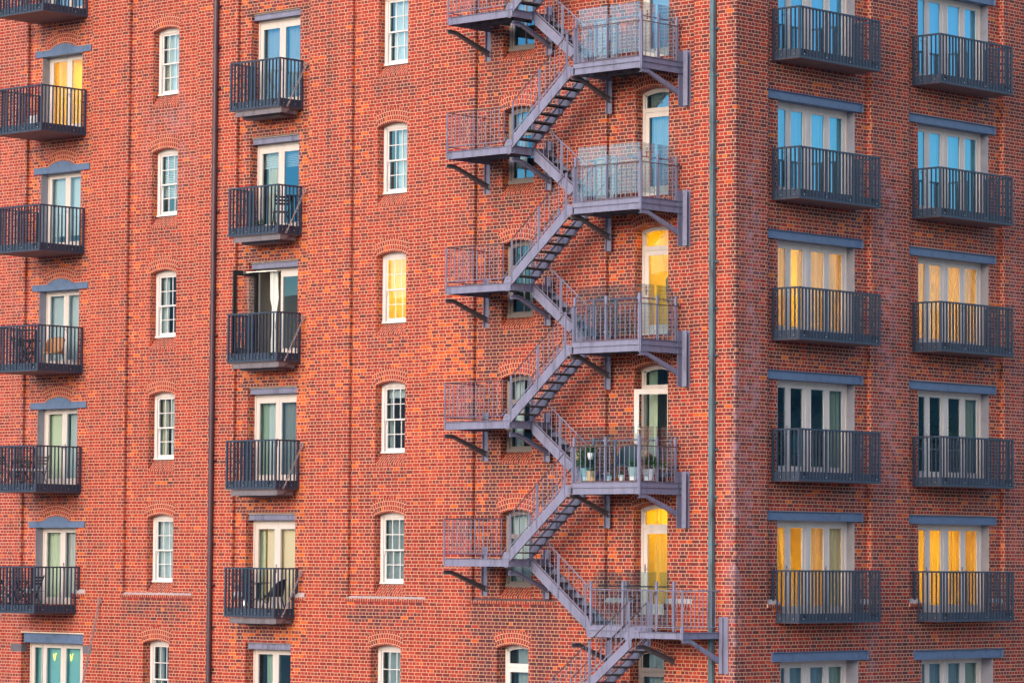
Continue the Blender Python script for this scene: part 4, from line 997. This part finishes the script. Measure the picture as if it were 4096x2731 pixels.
def platform(z, glass=True, left=PL_, right=PR_, g0=None):
    zm, zb = z - .125, z - .285
    mb = MB('L')
    beam(mb, (left + .06, YF), (right - .02, YF), zb, zm, (0, 1)); mb.box(left, right, YF - .012, YF - .004, zm, z)
    beam(mb, (right, -D + .02), (right, YF), zb, zm, (1, 0)); mb.box(right - .012, right - .004, -D, YF, zm, z); mb.box(right - .012, right + .03, -D, YF, z - .008, z)
    mb.box(left, left + .008, .02, YF, zb, z); mb.box(left, right, YF - .012, YF + .03, z - .008, z)
    mb.box(right - .05, right + .012, YF - .06, YF + .012, zb - .02, z + .1)
    mb.prism([(left - .32, z - .20), (left - .14, z - .05), (left + .02, z - .10), (left + .02, zb + .02), (left - .20, z - .37)], YF + .002, YF + .014)
    bolts(mb, [(left - .06 + x, YF + .014, z + y) for x in (0, .05) for y in (-.15, -.21)] + [(left - .26, YF + .014, z - .22), (left - .16, YF + .014, z - .30)])
    bolts(mb, [(right - .16 + x, YF + .0, zb + y) for x in (0, .06) for y in (.05, .11)]); bolts(mb, [(right, YF - .18 + x, zb + y) for x in (0,) for y in (.05, .11)] + [(right, .62, zb + .07), (right, .57, zb + .07)], axis='u')
    mb.build('platform_frame', ST, fe)
    mb = MB('L'); mb.box(left + .01, right - .014, -D + .02, YF - .014, z - .05, z - .04)
    for k in range(1, 5): x = left + (right - left) * k / 5; mb.box(x - .004, x + .004, -D + .02, YF - .03, z - .24, z - .05)
    mb.box(left + .01, right - .014, .60, .61, z - .26, z - .05); mb.build('deck_plate', SD, fe)
    mb = MB('L'); 
    for k in range(14): d = .10 + k * .092; mb.box(left + .35, right - .06, d, d + .082, z - .005, z + .022)
    mb.build('timber_decking', 'deck_timber', fe)
    lo, hi = z - .0, z + .815
    mb = MB('L'); baluster_run(mb, (left, YF), (right, YF), lambda f: lo, lambda f: hi, .147, .0095); baluster_run(mb, (right, YF), (right, .05), lambda f: lo, lambda f: hi, .147, .0095)
    rail_post(mb, left + .05, YF, z, hi + .0); rail_post(mb, right, YF, z - .28, hi + .02, .06)
    mb.build('platform_railing', ST, fe)
    MB('L').tube([(left + .03, YF, hi), (right, YF, hi), (right, .0, hi), (right + .0, -.10, hi)], .013, 8).build('handrail', 'handrail_steel', fe)
    # glass balustrade inside the rail
    gi = .09; gp = z + 1.04
    mb = MB('L')
    def post(u, d, t=gp, w=.05): mb.box(u - w / 2, u + w / 2, d - w / 2, d + w / 2, z, t)
    post(left + .06, YF - .045); post((left + right) / 2 - .02, YF - .045); post(right - .05, YF - .05, gp + .02, .065); post(right - .05, .70); post(right - .05, .03)
    post(left + .04, YM - .02, gp); post(left + .72, YM - .02, gp - .05)
    mb.build('glass_post', ST, fe)
    d = YF - gi; uc = (left + right) / 2 - .02
    for a, b in ((left + .10, uc - .05), (uc + .03, right - .11)): MB('L').box(a, b, d - .010, d, z + .12, z + 1.275).build('glass_panel', 'balustrade_glass', fe)
    u = right - .10
    for a, b in ((.74, YF - .12), (.07, .66)): MB('L').box(u - .010, u, a, b, z + .12, z + 1.275).build('glass_panel', 'balustrade_glass', fe)
    MB('L').box(left + .08, left + .68, YM - .03, YM - .02, z + .12, z + 1.12).build('glass_panel', 'balustrade_glass', fe)
    mb = MB('L'); hz = z + .955
    for a, b in ((left + .36, uc - .02), (uc + .02, right - .05)): mb.tube([(a, d - .03, hz), (b, d - .03, hz)], .017, 8)
    mb.tube([(right - .14, YF - .1, hz), (right - .14, .03, hz)], .017, 8)
    mb.tube([(left + .12, d - .04, hz - .16), (left + .33, d - .04, hz - .16), (left + .36, d - .03, hz)], .008, 6)
    mb.build('grab_rail', ST, fe)
    mb = MB('L')
    for u in (left + .10, uc - .07, uc + .05, right - .12):
        for zz in (hz, z + .20): mb.box(u - .03, u + .03, d, d + .014, zz - .018, zz + .018)
    for dd in (.70,):
        for o in (-.06, .06): mb.box(right - .10, right - .088, dd + o - .03, dd + o + .03, z + .20 - .018, z + .20 + .018)
    mb.build('glass_clamp', 'chrome', fe)
def stair(xa, xb, xr, zr, sl, off, hv, lr, hr, da, db, treads, rails, end=None, dark=True):
    """flight on the line z = zr + (x - xr) * sl ; stringers from xa to xb"""
    Sz = lambda x: zr + (x - xr) * sl
    for d, nm in ((da, 0), (db, 1)):
        mb = MB('L'); za, zb_ = Sz(xa) + off, Sz(xb) + off
        mb.prism([(xa, za), (xb, zb_), (xb, zb_ - hv), (xa, za - hv)], d - .006, d + .006)
        inn = -.04 if nm == 0 else .04
        for o in (0, -hv + .008): mb.bar((xa, d + inn / 2, za + o), (xb, d + inn / 2, zb_ + o), abs(inn), .008)
        if nm == 0:
            for k in range(treads[2]):
                x = treads[0] + treads[1] * k; bolts(mb, [(x - .05, d + .006, Sz(x - .05) + .01), (x + .05, d + .006, Sz(x + .05) - .06)], r=.010)
        mb.build('stringer', ST, fe)
    mb = MB('L')
    for k in range(treads[2]):
        xc = treads[0] + treads[1] * k; zz = Sz(xc)
        mb.box(xc - .125, xc + .125, db + .006, da - .006, zz - .008, zz); mb.box(xc - .125, xc - .117, db + .006, da - .006, zz - .035, zz - .008); mb.box(xc + .117, xc + .125, db + .006, da - .006, zz - .035, zz - .008)
    mb.build('stair_treads', 'tread_steel', fe)
    for d in rails:
        mb = MB('L')
        n = int((xb - xa) / .147)
        for k in range(1, n):
            x = xa + (xb - xa) * k / n; mb.tube([(x, d, Sz(x) + lr), (x, d, Sz(x) + hr)], .0085, 6, caps=False)
        mb.bar((xa, d, Sz(xa) + lr), (xb, d, Sz(xb) + lr), .02, .02)
        for f in (.01, .48, .97): x = xa + (xb - xa) * f; rail_post(mb, x, d + .008, Sz(x) + off - hv * .8, Sz(x) + hr, .05)
        mb.build('stair_railing', ST, fe)
        MB('L').tube([(xa - .02, d, Sz(xa - .02) + hr), (xb, d, Sz(xb) + hr)] + ([(end[0], d, end[1])] if end else []), .015, 8).build('handrail', 'handrail_steel' if dark else ST, fe)
for n in range(-1, 4):
    zl = .055 + P * (n + 1)                                   # landing levels .055, 3.32 ... 13.13
    landing(zl)
    zp = 1.84 + P * n                                         # platform levels
    if n >= 0: platform(zp)
    stair(-5.72, -3.93, -5.74, zl - .023, .836, .23, .28, .29, 1.04, YF, YM + .03, (-5.52, .2195, 8), [YF, YM + .03], end=(-3.79, zl - .055 + 1.84 + .815))
    if n >= 0: stair(-5.70, -3.86, -5.61, zl - .18, -.777, .085, .27, .145, .885, YM - .02, .04, (-5.61, .235, 8), [YM - .02], end=(-3.78, zp + .80), dark=False)
    if n >= 0:
        bracket(PL_ - .04, zp + .0, yw=0.0, side_=-1); 
        mb = MB('L'); u = PR_; mb.box(u - .0, u + .012, -D, .045, zp - 1.05, zp + .25); mb.box(u - .0, u + .26, -D + .004, -D + .016, zp - 1.05, zp + .25); mb.box(u + .12, u + .26, .004, .016, zp - 1.05, zp + .25); mb.box(u + .12, u + .13, -D, .016, zp - 1.05, zp + .25)
        bolts(mb, [(u + .18, .016, zp + t) for t in (.14, -.36, -.94)]); bolts(mb, [(u + .06, -.10, zp + t) for t in (-.12, -.22, -.60)]); mb.build('wall_channel', ST, fe)
        mb = MB('L'); z = zp; yw = -.0
        mb.prism([(YF, z - .29), (YF - .24, z - .29), (yw, z - .66), (yw, z - .79), (YF - .27, z - .37), (YF, z - .375)], u - .008, u + .004, 'az')
        for (a, c), (b, e) in (((YF, z - .292), (YF - .24, z - .292)), ((YF - .24, z - .292), (yw, z - .662)), ((yw, z - .788), (YF - .27, z - .368)), ((YF - .27, z - .368), (YF, z - .373))): mb.bar((u - .03, a, c), (u - .03, b, e), .07, .010)
        mb.build('bracket', ST, fe)
# the lowest platform: narrow rear part plus a wider front part on the right
stair(-5.70, -3.92, -5.61, -.125, -.775, .085, .27, .145, .885, YM - .02, .04, (-5.61, .233, 8), [YM - .02], end=(-3.80, -.645), dark=False)
zc = -1.585; FL, FR, YB = -1.86, -.43, 1.345
mb = MB('L')
mb.prism([(-4.02, -1.30), (-3.92, -1.26), (-3.74, -1.62), (-3.80, -1.77), (-3.92, -1.77)], YM - .018, YM - .006); bolts(mb, [(-3.86 + x, YM - .006, -1.60 - y) for x in (0, .05) for y in (0, .07)])
beam(mb, (-3.78, YM), (-1.9, YM), zc - .165, zc + .0, (0, 1)); mb.box(-3.78, -1.9, YM - .012, YM - .004, zc, zc + .10)
beam(mb, (FL, YB), (FR - .03, YB), zc - .15, zc, (0, 1)); beam(mb, (FR, .0), (FR, YB), zc - .15, zc, (1, 0)); mb.box(FR - .05, FR + .012, YB - .06, YB + .012, zc - .17, zc + .1)
mb.prism([(FL - .30, zc - .10), (FL - .10, zc + .10), (FL + .16, zc + .0), (FL + .16, zc - .15), (FL - .02, zc - .15), (FL - .18, zc - .27)], YB + .002, YB + .014)
bolts(mb, [(FL + .04 + x, YB + .014, zc - .05 - y) for x in (0, .05) for y in (0, .06)] + [(FR - .16 + x, YB, zc - .11 + y) for x in (0, .06) for y in (0, .055)]); bolts(mb, [(FR, YB - .18, zc - .10), (FR, YB - .18, zc - .05), (FR, .66, zc - .06), (FR, .61, zc - .06)], axis='u')
mb.build('platform_frame', ST, fe)
mb = MB('L'); mb.box(-3.77, -1.2, .02, YM - .014, zc - .03, zc - .02); mb.box(FL, FR - .01, .02, YB - .01, zc - .031, zc - .02); mb.box(-1.9, -1.15, YM - .012, YM - .004, zc - .15, zc - .03); mb.build('deck_plate', SD, fe)
mb = MB('L'); hi = -.645
baluster_run(mb, (-3.80, YM), (-1.95, YM), lambda f: zc + .12, lambda f: hi, .14, .009); baluster_run(mb, (FL + .1, YB), (FR, YB), lambda f: zc + .11, lambda f: hi, .14, .009); baluster_run(mb, (FR, YB), (FR, .02), lambda f: zc + .11, lambda f: hi, .14, .009)
mb.tube([(-3.74, YM, zc + .11), (-1.9, YM, zc + .11)], .011, 6); mb.tube([(FL + .05, YB, zc + .11), (FR, YB, zc + .11), (FR, .02, zc + .11)], .011, 6)
rail_post(mb, FR, YB, zc - .15, hi + .02, .06); rail_post(mb, -1.95, YM, zc - .10, hi); rail_post(mb, -1.88, YM + .1, zc, hi); mb.build('platform_railing', ST, fe)
MB('L').tube([(-3.82, YM, hi), (-1.9, YM, hi), (-1.72, YB, hi), (FR, YB, hi), (FR, -.0, hi)], .013, 8).build('handrail', ST, fe)
mb = MB('L')
for u, d in ((-3.84, YM - .05), (-2.85, YM - .05), (-1.83, YM - .05), (-1.31, YM - .05), (-3.2, .05)): mb.box(u - .028, u + .028, d - .025, d + .025, zc, -.445)
mb.build('glass_post', ST, fe)
for a, b in ((-3.79, -2.90), (-2.80, -1.88), (-1.78, -1.50)): MB('L').box(a, b, YM - .10, YM - .09, zc + .12, -.23).build('glass_panel', 'balustrade_glass', fe)
mb = MB('L'); mb.tube([(-3.6, YM - .12, -.565), (-1.33, YM - .12, -.565)], .016, 8); mb.build('grab_rail', 'handrail_steel', fe)
stair(-4.4, -1.93, -3.044, -2.73, .775, .18, .25, .27, 1.03, YB, YM + .03, (-4.27, .235, 10), [YB, YM + .03], end=(-1.74, hi))
bracket(-1.80, -1.60, yw=0.0 - D, side_=-1); bracket(-3.75, -1.60, yw=0.0, side_=-1)
u = FR; mb = MB('L'); mb.box(u, u + .012, .0, .06, -2.53, -1.24); mb.box(u + .10, u + .26, .004, .016, -2.53, -1.24); mb.box(u, u + .12, .045, .06, -2.53, -1.24); bolts(mb, [(u + .18, .016, t) for t in (-1.34, -1.98, -2.44)]); bolts(mb, [(u + .05, .06, t) for t in (-1.62, -1.70, -2.28)]); mb.build('wall_channel', ST, fe)
mb = MB('L'); z = zc + .02
mb.prism([(YB, z - .17), (YB - .28, z - .17), (.0, z - .62), (.0, z - .75), (YB - .31, z - .26), (YB, z - .265)], u - .008, u + .004, 'az')
for (a, c), (b, e) in (((YB, z - .172), (YB - .28, z - .172)), ((YB - .28, z - .172), (.0, z - .622)), ((.0, z - .748), (YB - .31, z - .258))): mb.bar((u - .03, a, c), (u - .03, b, e), .07, .010)
mb.build('bracket', ST, fe)

# ------------------------------------------------------------------ things on the balconies
def folding_chair(loc, ang, mat, label, group=None, cushion=None, seat=.42, w=.40):
    t = thing('folding_chair', label, 'chair', loc, group); R = Matrix.Rotation(ang, 3, 'Z'); o = Vector(loc)
    T = lambda x, y, z: tuple(o + R @ Vector((x, y, z)))
    mb = MB(); h = w / 2
    for sx in (-1, 1):
        x = sx * h
        mb.bar(T(x, .20, 0), T(x, -.22, .85), .020, .035); mb.bar(T(x * .86, -.24, 0), T(x * .86, .18, seat), .020, .035)
    mb.bar(T(-h, .17, .06), T(h, .17, .06), .02, .03); mb.bar(T(-h * .86, -.20, .06), T(h * .86, -.20, .06), .02, .03); mb.build('frame', mat, t)
    mb = MB()
    for k in range(6): y = -.18 + k * .07; mb.bar(T(-h, y, seat), T(h, y, seat), .055, .016)
    mb.build('seat', mat, t)
    mb = MB()
    for k in range(3): zz = .62 + k * .085; mb.bar(T(-h, -.11 - (zz - .62) * .48, zz), T(h, -.11 - (zz - .62) * .48, zz), .016, .055)
    mb.build('backrest', mat, t)
    if cushion: mb = MB(); mb.bar(T(-h * .95, 0, seat + .03), T(h * .95, 0, seat + .03), .36, .045); mb.build('cushion', cushion, t)
    return t
def round_table(loc, r, h, mat, label, legs='cross'):
    t = thing('garden_table', label, 'table', loc); x, y, z = loc
    MB().lathe((x, y, z), [(0, h), (r * .98, h), (r, h - .012), (r * .98, h - .026), (0, h - .026)], 28).build('tabletop', mat, t)
    mb = MB()
    if legs == 'cross':
        for s in (-1, 1):
            for q in (-1, 1): mb.bar((x + s * .2, y + q * .22, z), (x + s * .16, y - q * .2, z + h - .03), .022, .03)
            mb.bar((x + s * .19, y - .2, z + .06), (x + s * .19, y + .2, z + .06), .02, .02)
    else:
        for k in range(4):
            a = k * math.pi / 2 + .6
            mb.tube([(x + .03 * math.cos(a), y + .03 * math.sin(a), z + h - .03), (x + .03 * math.cos(a), y + .03 * math.sin(a), z + .34), (x + .24 * math.cos(a), y + .24 * math.sin(a), z + .16), (x + .26 * math.cos(a), y + .26 * math.sin(a), z)], .013, 8)
        mb.tube([(x + .16 * math.cos(a), y + .16 * math.sin(a), z + h - .05) for a in [2 * math.pi * i / 16 for i in range(16)]], .009, 6, closed=True)
    mb.build('table_legs', mat, t); return t
def armchair(loc, ang, mat, legm, label, back=.80, tan=False):
    t = thing('armchair', label, 'chair', loc); R = Matrix.Rotation(ang, 3, 'Z'); o = Vector(loc)
    T = lambda x, y, z: tuple(o + R @ Vector((x, y, z)))
    mb = MB(); n = 12                                     # curved tub back
    sh = lambda a, z, k=1.0: T(k * .29 * math.sin(a), -k * .26 * math.cos(a) - (z - .4) * .18, z)
    rows = []
    for j in range(5):
        z = .40 + (back - .40) * j / 4
        lim = 1.9 - .75 * (j / 4) ** 1.5
        rows.append([sh(-lim + 2 * lim * i / n, z - (.10 * abs(-1 + 2 * i / n) ** 2) * j / 4) for i in range(n + 1)])
    pts = [p for r_ in rows for p in r_]; fs = [(j * (n + 1) + i, j * (n + 1) + i + 1, (j + 1) * (n + 1) + i + 1, (j + 1) * (n + 1) + i) for j in range(4) for i in range(n)]
    mb.add(pts, fs, smooth=True); b = mb.build('backrest', mat, t, fix=False); b.modifiers.new('thick', 'SOLIDIFY').thickness = .022
    mb = MB(); mb.tube(rows[-1], .016, 8); mb.build('armrest', legm if tan else mat, t)
    mb = MB(); mb.add([sh(2 * math.pi * i / 20, .40, .98) for i in range(20)] + [sh(2 * math.pi * i / 20, .355, .95) for i in range(20)], [tuple(range(20)), tuple(range(39, 19, -1))] + [(i, (i + 1) % 20, 20 + (i + 1) % 20, 20 + i) for i in range(20)]); mb.build('seat', mat, t)
    for sx in (-1, 1):
        for sy in (-1, 1): MB().tube([T(sx * .19, sy * .17, .36), T(sx * .24, sy * .24, 0)], .017, 8).build('leg', legm, t)
    return t
def leaves(mb, c, rad, n, size, squash=1.0, droop=0):
    for _ in range(n):
        a = random.uniform(0, 2 * math.pi); q = random.uniform(-1, 1); r = rad * random.uniform(.35, 1) ; s = math.sqrt(1 - q * q)
        p = Vector((c[0] + r * s * math.cos(a), c[1] + r * s * math.sin(a), c[2] + r * q * squash))
        d = Vector((math.cos(a), math.sin(a), random.uniform(-.4, .9) - droop)).normalized(); w = d.cross(Vector((random.uniform(-1, 1), random.uniform(-1, 1), 1))).normalized() * size * .32
        e = p + d * size; m = p + d * size * .5 + Vector((0, 0, size * .1))
        mb.add([tuple(p), tuple(m + w), tuple(e), tuple(m - w)], [(0, 1, 2, 3)])
def potted(loc, r0, r1, h, pmat, label, rad, n, size=.06, flower=0, up_=.10, saucer=True, squash=1.0, name='potted_plant', box=False):
    t = thing(name, label, 'potted plant', loc, 'potted plants on the glazed platform')
    MB().lathe(loc, [(0, 0), (r0, 0), (r0 * 1.02, h * .12), (r0 * .98, h * .13), (r1, h), (r1 * .93, h), (r1 * .9, h * .9), (0, h * .9)], 20).build('pot', pmat, t)
    if n:
        mb = MB(); c = (loc[0], loc[1], loc[2] + h + up_)
        for k in range(7): a = k * .9; mb.tube([(loc[0], loc[1], loc[2] + h * .9), (loc[0] + rad * .5 * math.cos(a), loc[1] + rad * .5 * math.sin(a), c[2] + rad * .3 * squash)], .004, 4)
        leaves(mb, c, rad, n, size, squash); mb.build('foliage', 'foliage', t)
    if flower:
        mb = MB()
        for _ in range(flower):
            a = random.uniform(0, 6.28); rr = rad * random.uniform(.1, .8); p = (loc[0] + rr * math.cos(a), loc[1] + rr * math.sin(a), loc[2] + h + up_ + rad * random.uniform(.5, 1.1) * squash)
            leaves(mb, p, .022, 14, .022)
        mb.build('flowers', 'flower_red', t)
    return t
dk = 1.865
potted((-3.55, -1.10, dk), .085, .14, .31, 'pot_blue', 'tall pale blue pot with a bushy green plant, left end of the glazed platform', .23, 620, .085, up_=.20, squash=1.3)
potted((-3.33, -1.18, dk), .105, .11, .235, 'pot_tan', 'low tan pot with arched grooves beside the tall pale blue pot', .09, 60, .05, up_=.03)
potted((-2.10, -1.12, dk), .085, .13, .31, 'white_plastic', 'tall tapered white pot nearest the platform corner post', .13, 90, .07, up_=.06)
potted((-1.88, -.85, dk), .10, .125, .27, 'white_plastic', 'white pot with deep red flowers on the glazed platform', .19, 420, .07, flower=22, up_=.15)
potted((-1.92, -.35, dk), .10, .12, .26, 'pot_dark', 'dark pot with a leafy plant near the wall, right of the red flowers', .17, 240, .06, up_=.12)
potted((-2.83, -1.12, dk), .055, .075, .13, 'pot_blue', 'small pale blue pot under the grey armchair', .05, 30, .04, up_=.02)
potted((-2.52, -1.05, dk), .05, .085, .14, 'white_plastic', 'small white pot behind the teak chair leg', .06, 40, .04, up_=.02)
armchair((-2.66, -.62, dk), math.radians(200), 'rattan_grey', 'teak', 'grey woven tub armchair with reddish teak legs among the pots', .86)
for (x, y, z, m, lab, n_) in ((-3.30, -1.235, 2.36, 'white_plastic', 'white hanging basket hooked on the glass with a green plant', 160), (-3.70, -1.235, 2.36, 'basket', 'wicker hanging basket at the left end of the glass', 20), (-1.86, -1.02, 2.40, 'basket', 'wicker hanging basket near the platform corner post', 0)):
    t = thing('hanging_basket', lab, 'hanging basket', (x, y, z), 'hanging baskets on the glazed platform')
    MB().lathe((x, y, z), [(0, 0), (.060, 0), (.085, .16), (.078, .16), (.055, .02), (0, .02)], 18).build('basket', m, t)
    mb = MB(); mb.tube([(x - .08, y, z + .15), (x - .05, y, z + .30), (x, y, z + .36), (x + .05, y, z + .30), (x + .08, y, z + .15)], .006, 6); mb.build('basket_handle', m, t)
    if n_: mb = MB(); leaves(mb, (x, y, z + .23), .10, n_, .07); mb.build('foliage', 'foliage', t)
# far left column
fz = lambda n: 1.785 + P * n + .165
folding_chair((-23.95, -.62, fz(0)), math.radians(75), 'weathered_wood', 'pale wooden folding chair nearer the door middle, right of its twin', 'wooden folding chairs at far left', 'cushion')
folding_chair((-24.25, -1.02, fz(0)), math.radians(75), 'weathered_wood', 'pale wooden folding chair behind the balcony corner post, left of its twin', 'wooden folding chairs at far left', 'cushion')
folding_chair((-24.85, -1.10, fz(0)), math.radians(-80), 'weathered_wood', 'weathered folding chair beyond the small table, half hidden by slats', 'wooden folding chairs at far left')
round_table((-24.55, -.72, fz(0)), .30, .70, 'dark_metal', 'small dark folding table between the wooden chairs')
t = thing('plant_jar', 'pink and green jars of plants on the small dark table', 'jar', (-24.50, -.75, fz(0) + .70)); mb = MB(); mb.lathe((-24.50, -.75, fz(0) + .70), [(0, 0), (.05, 0), (.055, .12), (.045, .12), (0, .02)], 14); mb.build('jar', 'flower_red', t)
armchair((-23.55, -.50, fz(1)), math.radians(205), 'rattan_tan', 'weathered_wood', 'tan rattan armchair seen from behind on a deep balcony', .82, True)
round_table((-24.05, -.95, fz(1)), .33, .72, 'dark_metal', 'round dark table beside the tan rattan armchair')
folding_chair((-24.65, -.70, fz(1)), math.radians(-80), 'dark_metal', 'dark metal chair across the round table from the rattan armchair')
folding_chair((-24.20, -.55, fz(-1)), math.radians(100), 'dark_metal', 'black folding chair standing before the door of the lowest balcony', 'black chairs on the lowest balcony')
folding_chair((-24.85, -1.05, fz(-1)), math.radians(-60), 'dark_metal', 'black folding chair at the left end of the lowest balcony', 'black chairs on the lowest balcony')
round_table((-24.6, -.75, fz(-1)), .30, .70, 'dark_metal', 'black round table between black chairs on the lowest balcony')
t = thing('white_box', 'small white box standing in the corner of a deep balcony', 'box', (-23.35, -1.33, fz(3))); mb = MB(); mb.box(-23.72, -23.58, -1.36, -1.26, fz(3) + .08, fz(3) + .28); mb.box(-23.50, -23.38, -1.36, -1.26, fz(3) + .08, fz(3) + .28); mb.box(-23.72, -23.38, -1.37, -1.25, fz(3), fz(3) + .08); mb.build('box_body', 'white_plastic', t)
# hung balconies
gz = lambda n: 1.80 + P * n + .165
folding_chair((-14.78, -.30, gz(2)), math.radians(60), 'dark_metal', 'dark folding chair at the right end of a hung balcony')
potted((-15.45, -.45, gz(2)), .09, .11, .13, 'pot_dark', 'squat dark pot of dry grass on a hung balcony', .10, 90, .06, up_=.03)
round_table((-15.42, -.36, gz(-1)), .29, .72, 'dark_metal', 'black wrought metal bistro table on the lowest hung balcony', 'bistro')
t = armchair((-14.85, -.38, gz(-1)), math.radians(120), 'dark_metal', 'dark_metal', 'black tubular armchair beside the bistro table', .80)
t = thing('storage_box', 'dark low box on the floor of the hung balcony with the open door', 'box', (-16.0, -.35, gz(1))); mb = MB(); mb.box(-16.14, -15.72, -.52, -.2, gz(1), gz(1) + .16); mb.box(-16.16, -15.70, -.54, -.18, gz(1) + .16, gz(1) + .19); mb.build('box_body', 'dark_metal', t)
t = thing('glass_jar', 'glass jar and small tray at the left end of the lowest hung balcony', 'jar', (-15.95, -.35, gz(-1))); MB().lathe((-15.95, -.35, gz(-1)), [(0, 0), (.07, 0), (.09, .1), (.07, .26), (.05, .28), (0, .28)], 16).build('jar', 'chrome', t)
# inside the dark rooms right of the corner (storey 0)
rz = 2.09
for (y, x, c) in ((8.0 - 6.0, -.75, 0), (3.35, -.80, 1)):
    t = thing('dining_chair', 'pale blue chair behind the glass, %s' % ('left pane of the dark doors' if c == 0 else 'third pane of the dark doors'), 'chair', (x, y, rz), 'pale blue chairs behind glass')
    mb = MB(); mb.box(x - .02, x + .02, y - .22, y + .22, rz + .52, rz + .95); mb.build('backrest', 'teal_plastic', t)
    mb = MB(); mb.box(x - .44, x, y - .22, y + .22, rz + .43, rz + .47); mb.build('seat', 'teal_plastic', t)
    for a in (-.42, -.02):
        for b in (-.2, .2): MB().tube([(x + a, y + b, rz), (x + a, y + b, rz + .43)], .012, 6).build('leg', 'chrome', t)
t = thing('dried_plant', 'tall dried reddish plant in a vase behind the second pane', 'plant', (-.72, 2.62, rz)); MB().lathe((-.72, 2.62, rz), [(0, 0), (.10, 0), (.13, .3), (.07, .45), (0, .4)], 16).build('vase', 'pot_dark', t)
mb = MB(); [leaves(mb, (-.72, 2.62 + random.uniform(-.08, .08), rz + .6 + .12 * k), .16, 40, .13) for k in range(7)]; mb.build('foliage', 'dry_leaf', t)
t = thing('house_plant', 'dark green house plant behind the third pane of the rightmost doors', 'plant', (-.85, 8.95, rz)); MB().lathe((-.85, 8.95, rz), [(0, 0), (.15, 0), (.2, .45), (.15, .45), (0, .4)], 16).build('pot', 'pot_dark', t)
mb = MB(); leaves(mb, (-.85, 8.95, rz + 1.25), .36, 420, .16, 1.2); mb.tube([(-.85, 8.95, rz + .4), (-.85, 8.95, rz + 1.3)], .015, 6); mb.build('foliage', 'foliage', t)
t = thing('desk', 'white desk with papers behind the dark teal doors', 'desk', (-.9, 8.2, rz)); mb = MB(); mb.box(-1.2, -.6, 7.4, 9.6, rz + .72, rz + .75); mb.build('desktop', 'white_plastic', t)
for a, b in ((-1.15, 7.45), (-.65, 7.45), (-1.15, 9.55), (-.65, 9.55)): MB().box(a - .02, a + .02, b - .02, b + .02, rz, rz + .72).build('leg', 'chrome', t)
# wall lamp seen inside the lit doors
t = thing('bracket_lamp', 'small branched wall lamp inside the lowest yellow lit folding doors', 'lamp', (-1.2, 2.75, .2)); mb = MB(); mb.box(-1.23, -1.2, 2.55, 2.95, .42, .45); [mb.box(-1.23, -1.18, y - .04, y + .04, .36, .42) for y in (2.6, 2.75, 2.9)]; mb.tube([(-1.215, 2.75, .3), (-1.215, 2.75, .62)], .012, 6); mb.build('lamp_arm', 'teak', t)

# ------------------------------------------------------------------ ground and added ring for window reflections
mb = MB(); mb.quad((-1500, -1500, BASE), (1500, -1500, BASE), (1500, 1500, BASE), (-1500, 1500, BASE)); g = mb.build('ground', 'paving', fix=False); g['kind'] = 'structure'
mb = MB(); pts = []; K = 160
for i in range(K):
    a = 2 * math.pi * i / K; h = 58 + 9 * math.sin(a * 5 + 1) + 6 * math.sin(a * 11) + 5 * math.sin(a * 23 + 2) + random.uniform(-2, 2)
    for r, z in ((520, BASE - 1), (640, h * .75), (760, h + 4), (900, BASE - 1)): pts.append((r * math.cos(a), r * math.sin(a), z))
fs = [(i * 4 + k, i * 4 + k + 1, ((i + 1) % K) * 4 + k + 1, ((i + 1) % K) * 4 + k) for i in range(K) for k in range(3)]
h = mb.add(pts, fs, smooth=True).build('reflection_ring', 'reflection_ring_cover'); h['kind'] = 'structure'  # unseen ring, added to darken what the lower windows reflect

# ------------------------------------------------------------------ light, camera
w = bpy.data.worlds.new('World'); S.world = w; w.use_nodes = True; nt = w.node_tree
bg = nt.nodes['Background']; sk = nt.nodes.new('ShaderNodeTexSky'); sk.sky_type = 'NISHITA'; sk.sun_disc = False
SUN_EL, SUN_AZ = math.radians(17), math.radians(169)      # azimuth clockwise from +Y
sk.sun_elevation = SUN_EL; sk.sun_rotation = SUN_AZ; sk.air_density = 1.0; sk.dust_density = 1.6; sk.ozone_density = 2.0
nt.links.new(sk.outputs[0], bg.inputs['Color']); bg.inputs['Strength'].default_value = 0.15
sl = bpy.data.lights.new('sun', 'SUN'); sl.energy = 1.5; sl.angle = math.radians(52); sl.color = (1.0, 0.81, 0.69)
so = bpy.data.objects.new('sun', sl); COL.objects.link(so); so.location = (20, -60, 40)
sd = Vector((math.sin(SUN_AZ) * math.cos(SUN_EL), math.cos(SUN_AZ) * math.cos(SUN_EL), math.sin(SUN_EL)))
so.rotation_euler = sd.to_track_quat('Z', 'Y').to_euler()

cam = bpy.data.cameras.new('camera'); co = bpy.data.objects.new('camera', cam); COL.objects.link(co)
yaw, pitch, roll = -0.745194371, 0.0626205164, 0.00649477254
F = Vector((math.cos(pitch) * math.sin(yaw), math.cos(pitch) * math.cos(yaw), math.sin(pitch))); r_ = Vector((math.cos(yaw), -math.sin(yaw), 0)); u_ = r_.cross(F)
c, s = math.cos(roll), math.sin(roll); R0 = r_ * c + u_ * s; R1 = -r_ * s + u_ * c
co.matrix_world = Matrix(((R0.x, R1.x, -F.x, 50.4307148), (R0.y, R1.y, -F.y, -62.1927933), (R0.z, R1.z, -F.z, 0.0), (0, 0, 0, 1)))
cam.sensor_width = 36.0; cam.lens = 13996.62 / 4096 * 36.0; cam.clip_end = 5000; cam.clip_start = 1.0
S.camera = co
S.render.engine = 'CYCLES'
S.view_settings.view_transform = 'Standard'; S.view_settings.look = 'None'; S.view_settings.gamma = 1.0; S.view_settings.exposure = 0.90
S.cycles.max_bounces = 8; S.cycles.transparent_max_bounces = 16; S.cycles.use_denoising = True
